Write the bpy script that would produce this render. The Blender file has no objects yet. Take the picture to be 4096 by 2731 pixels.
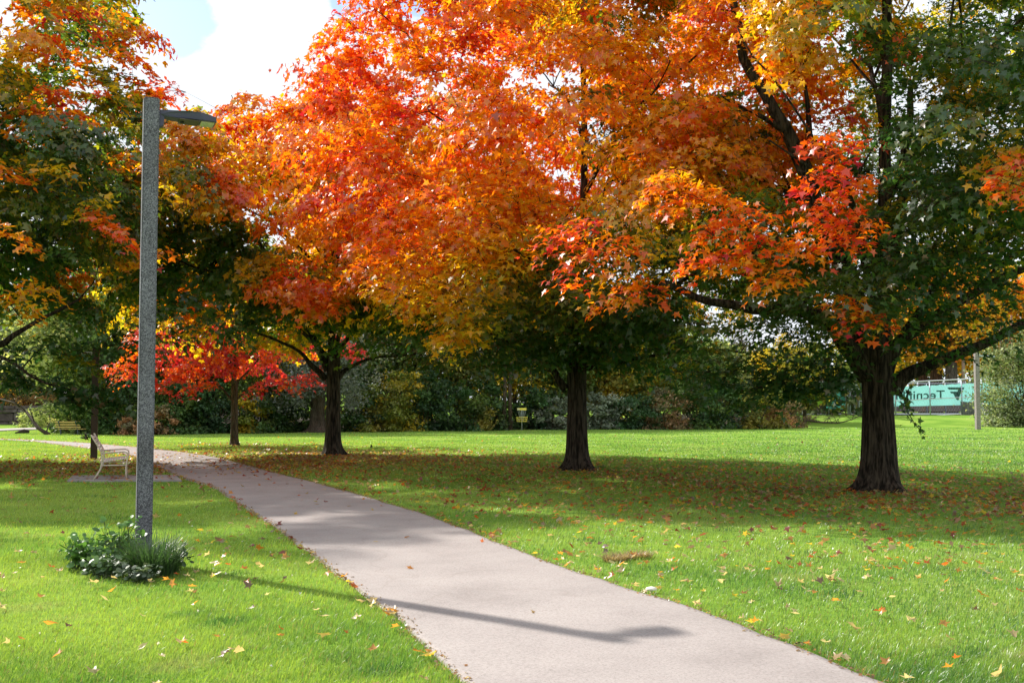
import bpy, bmesh, math, random
import numpy as np
from mathutils import Vector, Matrix, noise as mnoise

random.seed(7)
rng = np.random.default_rng(11)
sc = bpy.context.scene
COL = sc.collection
R = math.radians

# ------------------------------------------------------------------ camera
F = 1138.0                       # focal length in pixels of a 1024 px wide frame
CAMZ = 1.6
PITCH = math.atan(63.0 / F)
cam_d = bpy.data.cameras.new("camera"); cam = bpy.data.objects.new("camera", cam_d); COL.objects.link(cam)
cam_d.sensor_width = 36.0; cam_d.lens = 36.0 * F / 1024.0
cam_d.clip_start = 0.05; cam_d.clip_end = 3000
cam.location = (0, 0, CAMZ); cam.rotation_euler = (math.pi / 2 + PITCH, 0, 0)
sc.camera = cam

def ray(px, py):
    a = (px - 512.0) / F; b = (341.0 - py) / F
    return Vector((a, math.cos(PITCH) - b * math.sin(PITCH), math.sin(PITCH) + b * math.cos(PITCH)))
def P(px, py, Y):                # the point seen at px, py at distance Y
    d = ray(px, py); return Vector((0, 0, CAMZ)) + d * (Y / d.y)
def G(px, py):                   # the flat-ground point seen at px, py
    d = ray(px, py); return Vector((0, 0, CAMZ)) + d * (-CAMZ / d.z)

def sstep(a, b, x):
    t = np.clip((x - a) / (b - a), 0, 1); return t * t * (3 - 2 * t)
def gz(x, y):                    # height of the terrain
    x = np.asarray(x, float); y = np.asarray(y, float)
    z = 0.022 * np.sin(x * 0.31 + 1.0) * np.sin(y * 0.27 + 0.4) + 0.014 * np.sin(x * 0.83 + y * 0.55)
    z = z * sstep(4, 14, y)
    z = z + 0.70 * sstep(80, 96, y) * sstep(9, 24, x)
    z = z + 4.2 * sstep(93.5, 118, y) * (1 - sstep(-34, -22, x)) + 2.0 * sstep(125, 260, y)
    z = z + 0.9 * sstep(93, 94.5, y) * (1 - sstep(-37, -34, x))
    return z
def gzf(x, y): return float(gz(x, y))

# ------------------------------------------------------------------ helpers
def tag(o, label=None, cat=None, group=None, kind=None):
    if label: o["label"] = label
    if cat: o["category"] = cat
    if group: o["group"] = group
    if kind: o["kind"] = kind
    return o
def empty(name, loc, rz=0):
    o = bpy.data.objects.new(name, None); COL.objects.link(o)
    o.location = loc; o.rotation_euler = (0, 0, rz); o.empty_display_size = 0.2
    return o
def link(name, me, mat=None, parent=None, smooth=False):
    o = bpy.data.objects.new(name, me); COL.objects.link(o)
    if mat: me.materials.append(mat)
    if parent: o.parent = parent
    if smooth: me.polygons.foreach_set("use_smooth", np.ones(len(me.polygons), bool))
    return o
def np_mesh(name, V, Fc, C=None):
    """V (n,3), Fc (m,k) -> mesh, C (n,3) point colours"""
    me = bpy.data.meshes.new(name)
    V = np.asarray(V, np.float32); Fc = np.asarray(Fc, np.int32)
    m, k = Fc.shape
    me.vertices.add(len(V)); me.vertices.foreach_set("co", V.ravel())
    me.loops.add(m * k); me.loops.foreach_set("vertex_index", Fc.ravel())
    me.polygons.add(m)
    me.polygons.foreach_set("loop_start", np.arange(0, m * k, k, dtype=np.int32))
    try: me.polygons.foreach_set("loop_total", np.full(m, k, np.int32))
    except Exception: pass
    me.update(calc_edges=True)
    if C is not None:
        a = me.color_attributes.new("Col", "FLOAT_COLOR", "POINT")
        c4 = np.ones((len(V), 4), np.float32); c4[:, :3] = C
        a.data.foreach_set("color", c4.ravel())
    return me

class MB:                         # collects quads/tris of boxes and tubes into one mesh
    def __init__(s): s.v = []; s.f = []
    def add(s, verts, faces):
        b = len(s.v); s.v += [tuple(v) for v in verts]; s.f += [tuple(i + b for i in f) for f in faces]; return s
    def box(s, lo, hi, M=None):
        x0, y0, z0 = lo; x1, y1, z1 = hi
        v = [Vector(p) for p in ((x0,y0,z0),(x1,y0,z0),(x1,y1,z0),(x0,y1,z0),(x0,y0,z1),(x1,y0,z1),(x1,y1,z1),(x0,y1,z1))]
        if M: v = [M @ p for p in v]
        return s.add(v, [(0,3,2,1),(4,5,6,7),(0,1,5,4),(1,2,6,5),(2,3,7,6),(3,0,4,7)])
    def beam(s, a, b, w, h, up=Vector((0, 0, 1))):
        a = Vector(a); b = Vector(b); t = (b - a).normalized()
        r = t.cross(up); r = r.normalized() if r.length > 1e-4 else Vector((1, 0, 0)); u = r.cross(t)
        v = []
        for p in (a, b):
            for i, j in ((-1,-1),(1,-1),(1,1),(-1,1)): v.append(p + r * (i * w / 2) + u * (j * h / 2))
        return s.add(v, [(0,1,2,3),(7,6,5,4),(0,4,5,1),(1,5,6,2),(2,6,7,3),(3,7,4,0)])
    def tube(s, pts, rad, n=8, cap=True):
        pts = [Vector(p) for p in pts]
        rad = rad if hasattr(rad, "__len__") else [rad] * len(pts)
        v = []; f = []; u = None
        for i, p in enumerate(pts):
            t = (pts[min(i + 1, len(pts) - 1)] - pts[max(i - 1, 0)]).normalized()
            if u is None: u = t.orthogonal().normalized()
            u = (u - t * u.dot(t)).normalized(); w = t.cross(u)
            for k in range(n):
                a = 2 * math.pi * k / n; v.append(p + (u * math.cos(a) + w * math.sin(a)) * rad[i])
        for i in range(len(pts) - 1):
            for k in range(n): f.append((i*n+k, i*n+(k+1)%n, (i+1)*n+(k+1)%n, (i+1)*n+k))
        if cap:
            f.append(tuple(reversed(range(n)))); f.append(tuple(range((len(pts)-1)*n, len(pts)*n)))
        return s.add(v, f)
    def prism(s, pts, y0, y1):    # outline in x,z extruded along y
        n = len(pts)
        v = [(x, y0, z) for x, z in pts] + [(x, y1, z) for x, z in pts]
        return s.add(v, [tuple(range(n)), tuple(reversed(range(n, 2*n)))] + [(i, i+n, (i+1)%n+n, (i+1)%n) for i in range(n)])
    def build(s, name, mat, parent=None, bevel=0, smooth=False):
        me = bpy.data.meshes.new(name); me.from_pydata(s.v, [], s.f); me.update()
        bm = bmesh.new(); bm.from_mesh(me)
        if bevel: bmesh.ops.bevel(bm, geom=[e for e in bm.edges if len(e.link_faces) == 2 and e.calc_face_angle(0) > 0.6], offset=bevel, segments=2, affect='EDGES')
        bmesh.ops.recalc_face_normals(bm, faces=bm.faces)
        bm.to_mesh(me); bm.free()
        return link(name, me, mat, parent, smooth)

# ------------------------------------------------------------------ materials
def new_mat(name):
    m = bpy.data.materials.new(name); m.use_nodes = True; nt = m.node_tree; nt.nodes.clear()
    out = nt.nodes.new("ShaderNodeOutputMaterial"); return m, nt, out
def N(nt, typ, **kw):
    n = nt.nodes.new(typ)
    for k, v in kw.items():
        if k.startswith("i_"): n.inputs[k[2:].replace("_", " ")].default_value = v
        else: setattr(n, k, v)
    return n
def coords(nt, scale=(1, 1, 1), kind="Object"):
    tc = N(nt, "ShaderNodeTexCoord"); mp = N(nt, "ShaderNodeMapping"); mp.inputs["Scale"].default_value = scale
    nt.links.new(tc.outputs[kind], mp.inputs["Vector"]); return mp.outputs["Vector"]
def ramp(nt, fac, stops):
    r = N(nt, "ShaderNodeValToRGB"); nt.links.new(fac, r.inputs["Fac"]); e = r.color_ramp.elements
    while len(e) < len(stops): e.new(0.5)
    for i, (p, c) in enumerate(stops): e[i].position = p; e[i].color = (*c, 1)
    return r.outputs["Color"]
def noise_t(nt, vec, scale, detail=4, rough=0.55):
    n = N(nt, "ShaderNodeTexNoise"); n.inputs["Scale"].default_value = scale; n.inputs["Detail"].default_value = detail
    n.inputs["Roughness"].default_value = rough; nt.links.new(vec, n.inputs["Vector"]); return n.outputs["Fac"]
def surf(name, stops, scale=4, rough=0.7, bump=0.3, bscale=30, spec=0.3, metal=0.0, stretch=(1, 1, 1), kind="Object", detail=6, bdist=0.02):
    m, nt, out = new_mat(name)
    b = N(nt, "ShaderNodeBsdfPrincipled"); b.inputs["Roughness"].default_value = rough
    b.inputs["Specular IOR Level"].default_value = spec; b.inputs["Metallic"].default_value = metal
    v = coords(nt, stretch, kind); nt.links.new(ramp(nt, noise_t(nt, v, scale, detail), stops), b.inputs["Base Color"])
    if bump:
        bp = N(nt, "ShaderNodeBump"); bp.inputs["Strength"].default_value = bump; bp.inputs["Distance"].default_value = bdist
        nt.links.new(noise_t(nt, v, bscale, 5), bp.inputs["Height"]); nt.links.new(bp.outputs["Normal"], b.inputs["Normal"])
    nt.links.new(b.outputs["BSDF"], out.inputs["Surface"]); return m

def leaf_mat(name, trans=0.5, gloss=0.06, rough=0.4, boost=(1.25, 1.15, 0.8), attr=True, col=(0.1, 0.2, 0.03)):
    m, nt, out = new_mat(name)
    if attr:
        a = N(nt, "ShaderNodeVertexColor"); a.layer_name = "Col"; c = a.outputs["Color"]
    else:
        v = coords(nt); c = ramp(nt, noise_t(nt, v, 12, 5), [(0.3, tuple(x * 0.85 for x in col)), (0.7, tuple(min(1, x * 1.1) for x in col))])
    d = N(nt, "ShaderNodeBsdfDiffuse"); nt.links.new(c, d.inputs["Color"])
    mul = N(nt, "ShaderNodeMix", data_type='RGBA', blend_type='MULTIPLY'); mul.inputs[0].default_value = 1
    nt.links.new(c, mul.inputs[6]); mul.inputs[7].default_value = (*boost, 1)
    t = N(nt, "ShaderNodeBsdfTranslucent"); nt.links.new(mul.outputs[2], t.inputs["Color"])
    mx = N(nt, "ShaderNodeMixShader"); mx.inputs[0].default_value = trans
    nt.links.new(d.outputs[0], mx.inputs[1]); nt.links.new(t.outputs[0], mx.inputs[2])
    g = N(nt, "ShaderNodeBsdfGlossy"); g.inputs["Roughness"].default_value = rough; g.inputs["Color"].default_value = (1, 1, 1, 1)
    mx2 = N(nt, "ShaderNodeMixShader"); mx2.inputs[0].default_value = gloss
    nt.links.new(mx.outputs[0], mx2.inputs[1]); nt.links.new(g.outputs[0], mx2.inputs[2])
    nt.links.new(mx2.outputs[0], out.inputs["Surface"]); return m

M_LEAF = leaf_mat("maple_leaves", 0.65, 0.045, 0.36, (1.14, 1.3, 0.8))
M_FARLEAF = leaf_mat("distant_leaves", 0.45, 0.02, 0.5, (1.25, 1.2, .7))
M_GRASS = leaf_mat("grass_blades", 0.45, 0.045, 0.4, (1.2, 1.2, 0.7))

def bark(name, dark, light, scale=1.0):
    m, nt, out = new_mat(name)
    b = N(nt, "ShaderNodeBsdfPrincipled"); b.inputs["Roughness"].default_value = 0.9; b.inputs["Specular IOR Level"].default_value = 0.15
    v = coords(nt, (9 * scale, 9 * scale, 1.1 * scale))
    n1 = noise_t(nt, v, 2.2, 8, 0.65)
    v2 = coords(nt, (1, 1, 1)); n2 = noise_t(nt, v2, 1.7, 3)
    c1 = ramp(nt, n1, [(0.42, dark), (0.60, light)])
    mx = N(nt, "ShaderNodeMix", data_type='RGBA', blend_type='MULTIPLY'); mx.inputs[0].default_value = 0.7
    nt.links.new(c1, mx.inputs[6]); nt.links.new(ramp(nt, n2, [(0.3, (0.55, 0.55, 0.5)), (0.7, (1, 0.95, 0.9))]), mx.inputs[7])
    nt.links.new(mx.outputs[2], b.inputs["Base Color"])
    bp = N(nt, "ShaderNodeBump"); bp.inputs["Strength"].default_value = 1.0; bp.inputs["Distance"].default_value = 0.09
    nt.links.new(n1, bp.inputs["Height"]); nt.links.new(bp.outputs["Normal"], b.inputs["Normal"])
    nt.links.new(b.outputs["BSDF"], out.inputs["Surface"]); return m
M_BARK = bark("maple_bark", (0.016, 0.012, 0.009), (0.11, 0.085, 0.065))
M_BARKY = bark("young_bark", (0.05, 0.04, 0.03), (0.17, 0.13, 0.10), 1.6)
M_BARKG = bark("grey_bark", (0.07, 0.065, 0.06), (0.22, 0.20, 0.18), 0.7)
M_BARKR = bark("reddish_bark", (0.06, 0.035, 0.025), (0.20, 0.11, 0.08), 0.7)

# ------------------------------------------------------------------ light and sky
SUN = Vector((-0.74, 0.672, 0)).normalized() * math.cos(R(38)) + Vector((0, 0, math.sin(R(38))))
sd = bpy.data.lights.new("sun", "SUN"); so = bpy.data.objects.new("sun", sd); COL.objects.link(so)
sd.energy = 5.0; sd.angle = R(1.0); sd.color = (1.0, 0.945, 0.86)
so.rotation_euler = SUN.to_track_quat('Z', 'Y').to_euler(); so.location = (-20, 20, 30)

w = bpy.data.worlds.new("World"); sc.world = w; w.use_nodes = True
nt = w.node_tree; nt.nodes.clear()
wo = N(nt, "ShaderNodeOutputWorld"); bg = N(nt, "ShaderNodeBackground")
sky = N(nt, "ShaderNodeTexSky", sky_type='NISHITA'); sky.sun_disc = False
sky.sun_elevation = R(38); sky.sun_rotation = math.atan2(SUN.x, SUN.y); sky.altitude = 300
tc = N(nt, "ShaderNodeTexCoord")
mp = N(nt, "ShaderNodeMapping"); mp.inputs["Scale"].default_value = (1, 1, 1.7); nt.links.new(tc.outputs["Generated"], mp.inputs["Vector"])
def dirdot(px, py, r0, r1):      # 1 inside a patch of open sky round a direction
    d = ray(px, py).normalized()
    vm = N(nt, "ShaderNodeVectorMath", operation='DISTANCE'); nt.links.new(tc.outputs["Generated"], vm.inputs[0]); vm.inputs[1].default_value = d
    mr = N(nt, "ShaderNodeMapRange"); mr.inputs["From Min"].default_value = r0; mr.inputs["From Max"].default_value = r1
    mr.inputs["To Min"].default_value = 1; mr.inputs["To Max"].default_value = 0; nt.links.new(vm.outputs["Value"], mr.inputs["Value"]); return mr.outputs[0]
holes = None
for (px, py, a, b) in ((170, 14, 0.0, 0.048), (150, -14, 0.0, 0.062), (350, 0, 0.0, 0.028), (420, -60, 0.02, 0.10), (180, 38, 0.0, 0.022)):
    h = dirdot(px, py, a, b)
    if holes is None: holes = h
    else:
        mm = N(nt, "ShaderNodeMath", operation='MAXIMUM'); nt.links.new(holes, mm.inputs[0]); nt.links.new(h, mm.inputs[1]); holes = mm.outputs[0]
cn = noise_t(nt, mp.outputs["Vector"], 2.6, 7, 0.6); cn2 = noise_t(nt, mp.outputs["Vector"], 15, 8, 0.62)
m1 = N(nt, "ShaderNodeMath", operation='MULTIPLY_ADD'); nt.links.new(holes, m1.inputs[0]); m1.inputs[1].default_value = -0.62
nt.links.new(cn, m1.inputs[2])
m2 = N(nt, "ShaderNodeMath", operation='MULTIPLY_ADD'); nt.links.new(cn2, m2.inputs[0]); m2.inputs[1].default_value = 0.55; nt.links.new(m1.outputs[0], m2.inputs[2])
cf = N(nt, "ShaderNodeMapRange", interpolation_type='SMOOTHSTEP'); cf.inputs["From Min"].default_value = 0.50; cf.inputs["From Max"].default_value = 0.585
nt.links.new(m2.outputs[0], cf.inputs["Value"])
mx = N(nt, "ShaderNodeMix", data_type='RGBA'); nt.links.new(cf.outputs[0], mx.inputs[0]); nt.links.new(sky.outputs[0], mx.inputs[6])
mx.inputs[7].default_value = (5.4, 5.7, 6.1, 1)
nt.links.new(mx.outputs[2], bg.inputs["Color"]); bg.inputs["Strength"].default_value = 0.12
nt.links.new(bg.outputs[0], wo.inputs["Surface"])
sc.view_settings.view_transform = 'Standard'; sc.view_settings.look = 'None'; sc.view_settings.gamma = 1; sc.view_settings.exposure = 0.68
sc.cycles.max_bounces = 10; sc.cycles.diffuse_bounces = 6; sc.cycles.transmission_bounces = 8; sc.cycles.glossy_bounces = 2
sc.cycles.use_denoising = True; sc.cycles.sample_clamp_indirect = 6; sc.cycles.caustics_reflective = False; sc.cycles.caustics_refractive = False

# ------------------------------------------------------------------ ground and paths
near_e = [(461.5,683),(429,648.7),(405,627),(348,583),(313.5,555),(278.6,529),(243.8,507),(209,485.4),(191,481),(175,475),(165,470),(153,463.4),(136,457),(112,451.5),(91.5,447.8),(62.5,444.6),(33.5,441.4),(6.7,439.6)]
far_e = [(879,683),(827,661.7),(766,635.6),(696.5,609.5),(622.5,587.7),(566,570),(500.6,544),(435,518),(361,496),(320,484),(279,473),(245.6,463.7),(226.5,458.9),(188,453.0),(153,448.4),(136,446.7),(91.5,443.1),(44.6,440.6),(6.7,438.8)]
def dense(pts, step=0.35):
    out = []
    for a, b in zip(pts[:-1], pts[1:]):
        n = max(1, int((b - a).length / step))
        for k in range(n): out.append(a.lerp(b, k / n))
    out.append(pts[-1]); return out
def smooth_line(pts, it=6):
    for _ in range(it):
        pts = [pts[0]] + [(pts[i-1] + pts[i]*2 + pts[i+1]) / 4 for i in range(1, len(pts)-1)] + [pts[-1]]
    return pts
L = [G(*p) for p in near_e]; Rr = [G(*p) for p in far_e]
dl = (L[0] - L[2]).normalized(); dr = (Rr[0] - Rr[2]).normalized()
L = [L[0] + dl * 7, L[0] + dl * 3] + L + [Vector((-60, 60, 0))]
Rr = [Rr[0] + dr * 7, Rr[0] + dr * 3] + Rr + [Vector((-60, 63, 0))]
L = smooth_line(dense(L)); Rr = smooth_line(dense(Rr))
def resample(pts, n):
    d = [0]
    for a, b in zip(pts[:-1], pts[1:]): d.append(d[-1] + (b - a).length)
    d = np.array(d); t = np.linspace(0, d[-1], n); A = np.array([tuple(p) for p in pts])
    return np.stack([np.interp(t, d, A[:, k]) for k in range(3)], 1)
NP = 260
Ln = resample(L, NP); Rn = resample(Rr, NP)
for A_, s in ((Ln, 1), (Rn, -1)):   # worn, uneven edges
    for i in range(NP):
        j = 0.035 * mnoise.noise(Vector((A_[i, 0] * 1.7, A_[i, 1] * 1.7, s * 3))) + 0.02 * mnoise.noise(Vector((A_[i, 0] * 6, A_[i, 1] * 6, s * 3)))
        A_[i, 0] += j; A_[i, 1] += j
path_poly = np.concatenate([Ln[:, :2], Rn[::-1, :2]])
def inside(poly, X, Y):
    c = np.zeros(len(X), bool); n = len(poly); j = n - 1
    for i in range(n):
        xi, yi = poly[i]; xj, yj = poly[j]
        if yi != yj:
            c ^= ((yi > Y) != (yj > Y)) & (X < (xj - xi) * (Y - yi) / (yj - yi) + xi)
        j = i
    return c
def edge_dist(X, Y):
    E = np.concatenate([Ln[:, :2], Rn[:, :2]]); out = np.full(len(X), 1e9)
    for i in range(0, len(X), 20000):
        sl = slice(i, i + 20000)
        d = (X[sl, None] - E[None, ::1, 0]) ** 2 + (Y[sl, None] - E[None, ::1, 1]) ** 2
        out[sl] = np.sqrt(d.min(1))
    return out

# terrain sheet
xs = np.unique(np.concatenate([np.linspace(-700, -60, 18), np.linspace(-60, 60, 161), np.linspace(60, 700, 18)]))
ys = np.unique(np.concatenate([np.linspace(-300, -6, 10), np.linspace(-6, 30, 73), np.linspace(30, 130, 110), np.linspace(130, 1200, 20)]))
XX, YY = np.meshgrid(xs, ys, indexing="ij"); ZZ = gz(XX, YY)
V = np.stack([XX.ravel(), YY.ravel(), ZZ.ravel()], 1); ny = len(ys)
I = np.arange((len(xs) - 1) * ny).reshape(len(xs) - 1, ny)[:, :-1].ravel()
Fc = np.stack([I, I + ny, I + ny + 1, I + 1], 1)
def ground_mat():
    m, nt, out = new_mat("lawn")
    v = coords(nt, (1, 1, 1))
    a = noise_t(nt, v, 0.35, 5, 0.6); b = noise_t(nt, v, 9, 6, 0.7); c = noise_t(nt, v, 75, 4, 0.7)
    c1 = ramp(nt, a, [(0.35, (0.15, 0.28, 0.045)), (0.5, (0.22, 0.36, 0.06)), (0.66, (0.30, 0.40, 0.085))])
    c2 = ramp(nt, b, [(0.3, (0.62, 0.68, 0.5)), (0.55, (1, 1, 1)), (0.8, (1.0, 0.92, 0.8))])
    c3 = ramp(nt, c, [(0.3, (0.55, 0.6, 0.5)), (0.6, (1.0, 1.0, 1.0))])
    mm = N(nt, "ShaderNodeMix", data_type='RGBA', blend_type='MULTIPLY'); mm.inputs[0].default_value = 0.55; nt.links.new(c1, mm.inputs[6]); nt.links.new(c2, mm.inputs[7])
    m3 = N(nt, "ShaderNodeMix", data_type='RGBA', blend_type='MULTIPLY'); m3.inputs[0].default_value = 0.8; nt.links.new(mm.outputs[2], m3.inputs[6]); nt.links.new(c3, m3.inputs[7])
    d = N(nt, "ShaderNodeBsdfDiffuse"); nt.links.new(m3.outputs[2], d.inputs["Color"])
    s = N(nt, "ShaderNodeBsdfSheen") if hasattr(bpy.types, "ShaderNodeBsdfSheen") else None
    bp = N(nt, "ShaderNodeBump"); bp.inputs["Strength"].default_value = 0.7; bp.inputs["Distance"].default_value = 0.03
    nt.links.new(noise_t(nt, v, 40, 5, 0.7), bp.inputs["Height"]); nt.links.new(bp.outputs["Normal"], d.inputs["Normal"])
    nt.links.new(d.outputs[0], out.inputs["Surface"]); return m
M_LAWN = ground_mat()
g = link("lawn", np_mesh("lawn", V, Fc), M_LAWN, smooth=True); tag(g, "mown green park lawn spreading under the maples", kind="structure")

def path_mat():
    m, nt, out = new_mat("asphalt_path")
    v = coords(nt)
    b = N(nt, "ShaderNodeBsdfPrincipled"); b.inputs["Roughness"].default_value = 0.9; b.inputs["Specular IOR Level"].default_value = 0.2
    c1 = ramp(nt, noise_t(nt, v, 0.9, 6, 0.6), [(0.3, (0.28, 0.248, 0.236)), (0.5, (0.332, 0.296, 0.282)), (0.7, (0.368, 0.33, 0.313))])
    c2 = ramp(nt, noise_t(nt, v, 55, 5, 0.9), [(0.36, (0.55, 0.53, 0.52)), (0.5, (0.93, 0.93, 0.93)), (0.64, (1.12, 1.12, 1.12))])
    vo = N(nt, "ShaderNodeTexVoronoi"); vo.inputs["Scale"].default_value = 85; nt.links.new(v, vo.inputs["Vector"])
    c3 = ramp(nt, vo.outputs["Distance"], [(0.08, (1.35, 1.33, 1.3)), (0.2, (1, 1, 1))])
    # fine cracks and an old patch ring
    vc = N(nt, "ShaderNodeTexVoronoi", feature='DISTANCE_TO_EDGE'); vc.inputs["Scale"].default_value = 0.28
    nz = N(nt, "ShaderNodeTexNoise"); nz.inputs["Scale"].default_value = 1.2; nt.links.new(v, nz.inputs["Vector"])
    ma = N(nt, "ShaderNodeVectorMath", operation='MULTIPLY_ADD'); nt.links.new(nz.outputs["Color"], ma.inputs[0]); ma.inputs[1].default_value = (1.2, 1.2, 0); nt.links.new(v, ma.inputs[2])
    nt.links.new(ma.outputs[0], vc.inputs["Vector"])
    c4 = ramp(nt, vc.outputs["Distance"], [(0.0, (0.90, 0.885, 0.87)), (0.006, (1, 1, 1))])
    cur = c1
    for cc in (c2, c3, c4):
        mm = N(nt, "ShaderNodeMix", data_type='RGBA', blend_type='MULTIPLY'); mm.inputs[0].default_value = 0.8; nt.links.new(cur, mm.inputs[6]); nt.links.new(cc, mm.inputs[7]); cur = mm.outputs[2]
    nt.links.new(cur, b.inputs["Base Color"])
    bp = N(nt, "ShaderNodeBump"); bp.inputs["Strength"].default_value = 0.35; bp.inputs["Distance"].default_value = 0.006
    nt.links.new(noise_t(nt, v, 120, 3, 0.7), bp.inputs["Height"]); nt.links.new(bp.outputs["Normal"], b.inputs["Normal"])
    nt.links.new(b.outputs[0], out.inputs["Surface"]); return m
M_PATH = path_mat()
def strip(name, A, B, mat, nu=9, lift=0.022, label=None):
    V = []; n = len(A); TT = [0, .006] + list(np.linspace(.03, .97, nu - 4)) + [.994, 1.0]
    for i in range(n):
        for k in range(nu):
            t = TT[k]; x = A[i][0]*(1-t)+B[i][0]*t; y = A[i][1]*(1-t)+B[i][1]*t
            V.append((x, y, gzf(x, y) + (lift + 0.012 * math.sin(math.pi * t) if 0 < k < nu - 1 else -0.02)))
    V = np.array(V); I = (np.arange(n - 1)[:, None] * nu + np.arange(nu - 1)[None]).ravel()
    o = link(name, np_mesh(name, V, np.stack([I, I + 1, I + nu + 1, I + nu], 1)), mat, smooth=True)
    return tag(o, label, kind="structure")
strip("path", Ln, Rn, M_PATH, label="pale grey paved footpath curving through the park")
p2a = resample([G(38.5, 429.3), G(20, 430.0), G(0, 430.7), G(-60, 432), G(-140, 434)], 40)
p2b = resample([G(38.5, 427.6), G(20, 428.4), G(0, 429.0), G(-60, 430), G(-140, 432)], 40)
strip("far_path", p2a, p2b, M_PATH, 5, 0.06, "distant pale path in front of the block wall")

M_CONC = surf("concrete", [(0.3, (0.25, 0.23, 0.22)), (0.7, (0.34, 0.31, 0.30))], 3, 0.9, 0.2, 60)
pc = [G(66.5, 480.3), G(182, 481.2), G(175.5, 475.5), G(72, 475.2)]
mb = MB(); n = 4
zb = [gzf(p.x, p.y) for p in pc]
mb.add([(p.x, p.y, -0.1) for p in pc] + [(p.x, p.y, 0.035 + z) for p, z in zip(pc, zb)], [(3,2,1,0),(4,5,6,7),(0,1,5,4),(1,2,6,5),(2,3,7,6),(3,0,4,7)])
o = mb.build("concrete_pad", M_CONC, bevel=0.01); tag(o, "low concrete slab under the cream metal bench beside the path", "slab")
pad_poly = np.array([(p.x, p.y) for p in pc])

# ------------------------------------------------------------------ leaf geometry
LEAF = np.array([(0,0.02,0),(0.34,-0.06,0),(0.23,0.17,0),(0.62,0.42,0),(0.21,0.47,0),(0,1.0,0),(-0.21,0.47,0),(-0.62,0.42,0),(-0.23,0.17,0),(-0.34,-0.06,0),(0,0.3,0)], float)
LEAF[:, 1] -= 0.35
LEAF[:, 2] = 0.16 * np.abs(LEAF[:, 0]) - 0.22 * (LEAF[:, 1]) ** 2 - 0.25 * LEAF[:, 0] ** 2
LEAF_F = np.array([(10, i, (i + 1) % 10) for i in range(10)])
SLEAF = np.array([(0,-0.5,0),(0.38,0.05,-0.06),(0,0.55,-0.05),(-0.38,0.05,-0.06)], float); SLEAF_F = np.array([(0,1,2),(0,2,3)])
# a coarser leaf for far crowns: a small cross of lobes
MLEAF = np.array([(0,-0.4,0),(0.5,-0.05,-0.06),(0.16,0.12,0.02),(0,0.62,-0.08),(-0.16,0.12,0.02),(-0.5,-0.05,-0.06)], float); MLEAF_F = np.array([(0,1,2),(0,2,4),(2,3,4),(0,4,5)])

LEAFB = LEAF[[0, 1, 3, 4, 5, 6, 7, 9]].copy(); LEAFB_F = np.array([(0, i, i + 1) for i in range(1, 7)])
def unit(v): return v / np.maximum(np.linalg.norm(v, axis=1, keepdims=True), 1e-9)
def leaves_mesh(name, pos, nrm, size, colr, T=LEAF, TF=LEAF_F, spin=None, tipdir=None):
    n = len(pos); nrm = unit(nrm)
    r = rng.normal(size=(n, 3)) if tipdir is None else tipdir + 0.5 * rng.normal(size=(n, 3))
    t = unit(r - nrm * (r * nrm).sum(1, keepdims=True)); b = np.cross(t, nrm)
    s = size[:, None, None]
    wob = 1 + 0.22 * rng.normal(size=(n, 1, 1)); curl = (1.2 + 1.7 * rng.normal(size=(n, 1)))[:, :, None]
    V = pos[:, None] + s * (T[None, :, 0:1] * wob * b[:, None] + T[None, :, 1:2] * t[:, None] + T[None, :, 2:3] * curl * nrm[:, None])
    k = len(T); Fc = (TF[None] + (np.arange(n) * k)[:, None, None]).reshape(-1, 3)
    C = np.repeat(colr, k, axis=0)
    return np_mesh(name, V.reshape(-1, 3), Fc, C)

STOPS = np.array([0, 0.2, 0.36, 0.48, 0.6, 0.74, 0.88, 1.0])
PAL = np.array([(0.038,0.105,0.032),(0.075,0.15,0.024),(0.24,0.25,0.014),(0.78,0.50,0.018),(0.95,0.42,0.010),(0.95,0.235,0.006),(0.90,0.095,0.010),(0.55,0.014,0.04)])
def pal(t):
    t = np.clip(t, 0, 1); return np.stack([np.interp(t, STOPS, PAL[:, k]) for k in range(3)], 1)

def nz3(p, s, off=0.0): return mnoise.noise(Vector((p[0] * s + off, p[1] * s + off * 1.7, p[2] * s - off)))

def limb_tube(mb, pts, r0, r1, n=10):
    pts = [Vector(p) for p in pts]
    q = []
    for i in range(len(pts) - 1):                       # catmull-rom
        a = pts[max(i - 1, 0)]; b = pts[i]; c = pts[i + 1]; d = pts[min(i + 2, len(pts) - 1)]
        for k in range(5):
            t = k / 5; q.append(0.5 * ((2*b) + (c-a)*t + (2*a-5*b+4*c-d)*t*t + (3*b-a-3*c+d)*t**3))
    q.append(pts[-1]); m = len(q)
    q = [p + Vector((nz3(p, 1.3, 5), nz3(p, 1.3, 9), nz3(p, 1.3, 14))) * (0.10 * min(1, i / 4)) for i, p in enumerate(q)]
    rad = [r0 + (r1 - r0) * (i / (m - 1)) ** 0.8 for i in range(m)]
    mb.tube(q, rad, n); return q, rad

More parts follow.
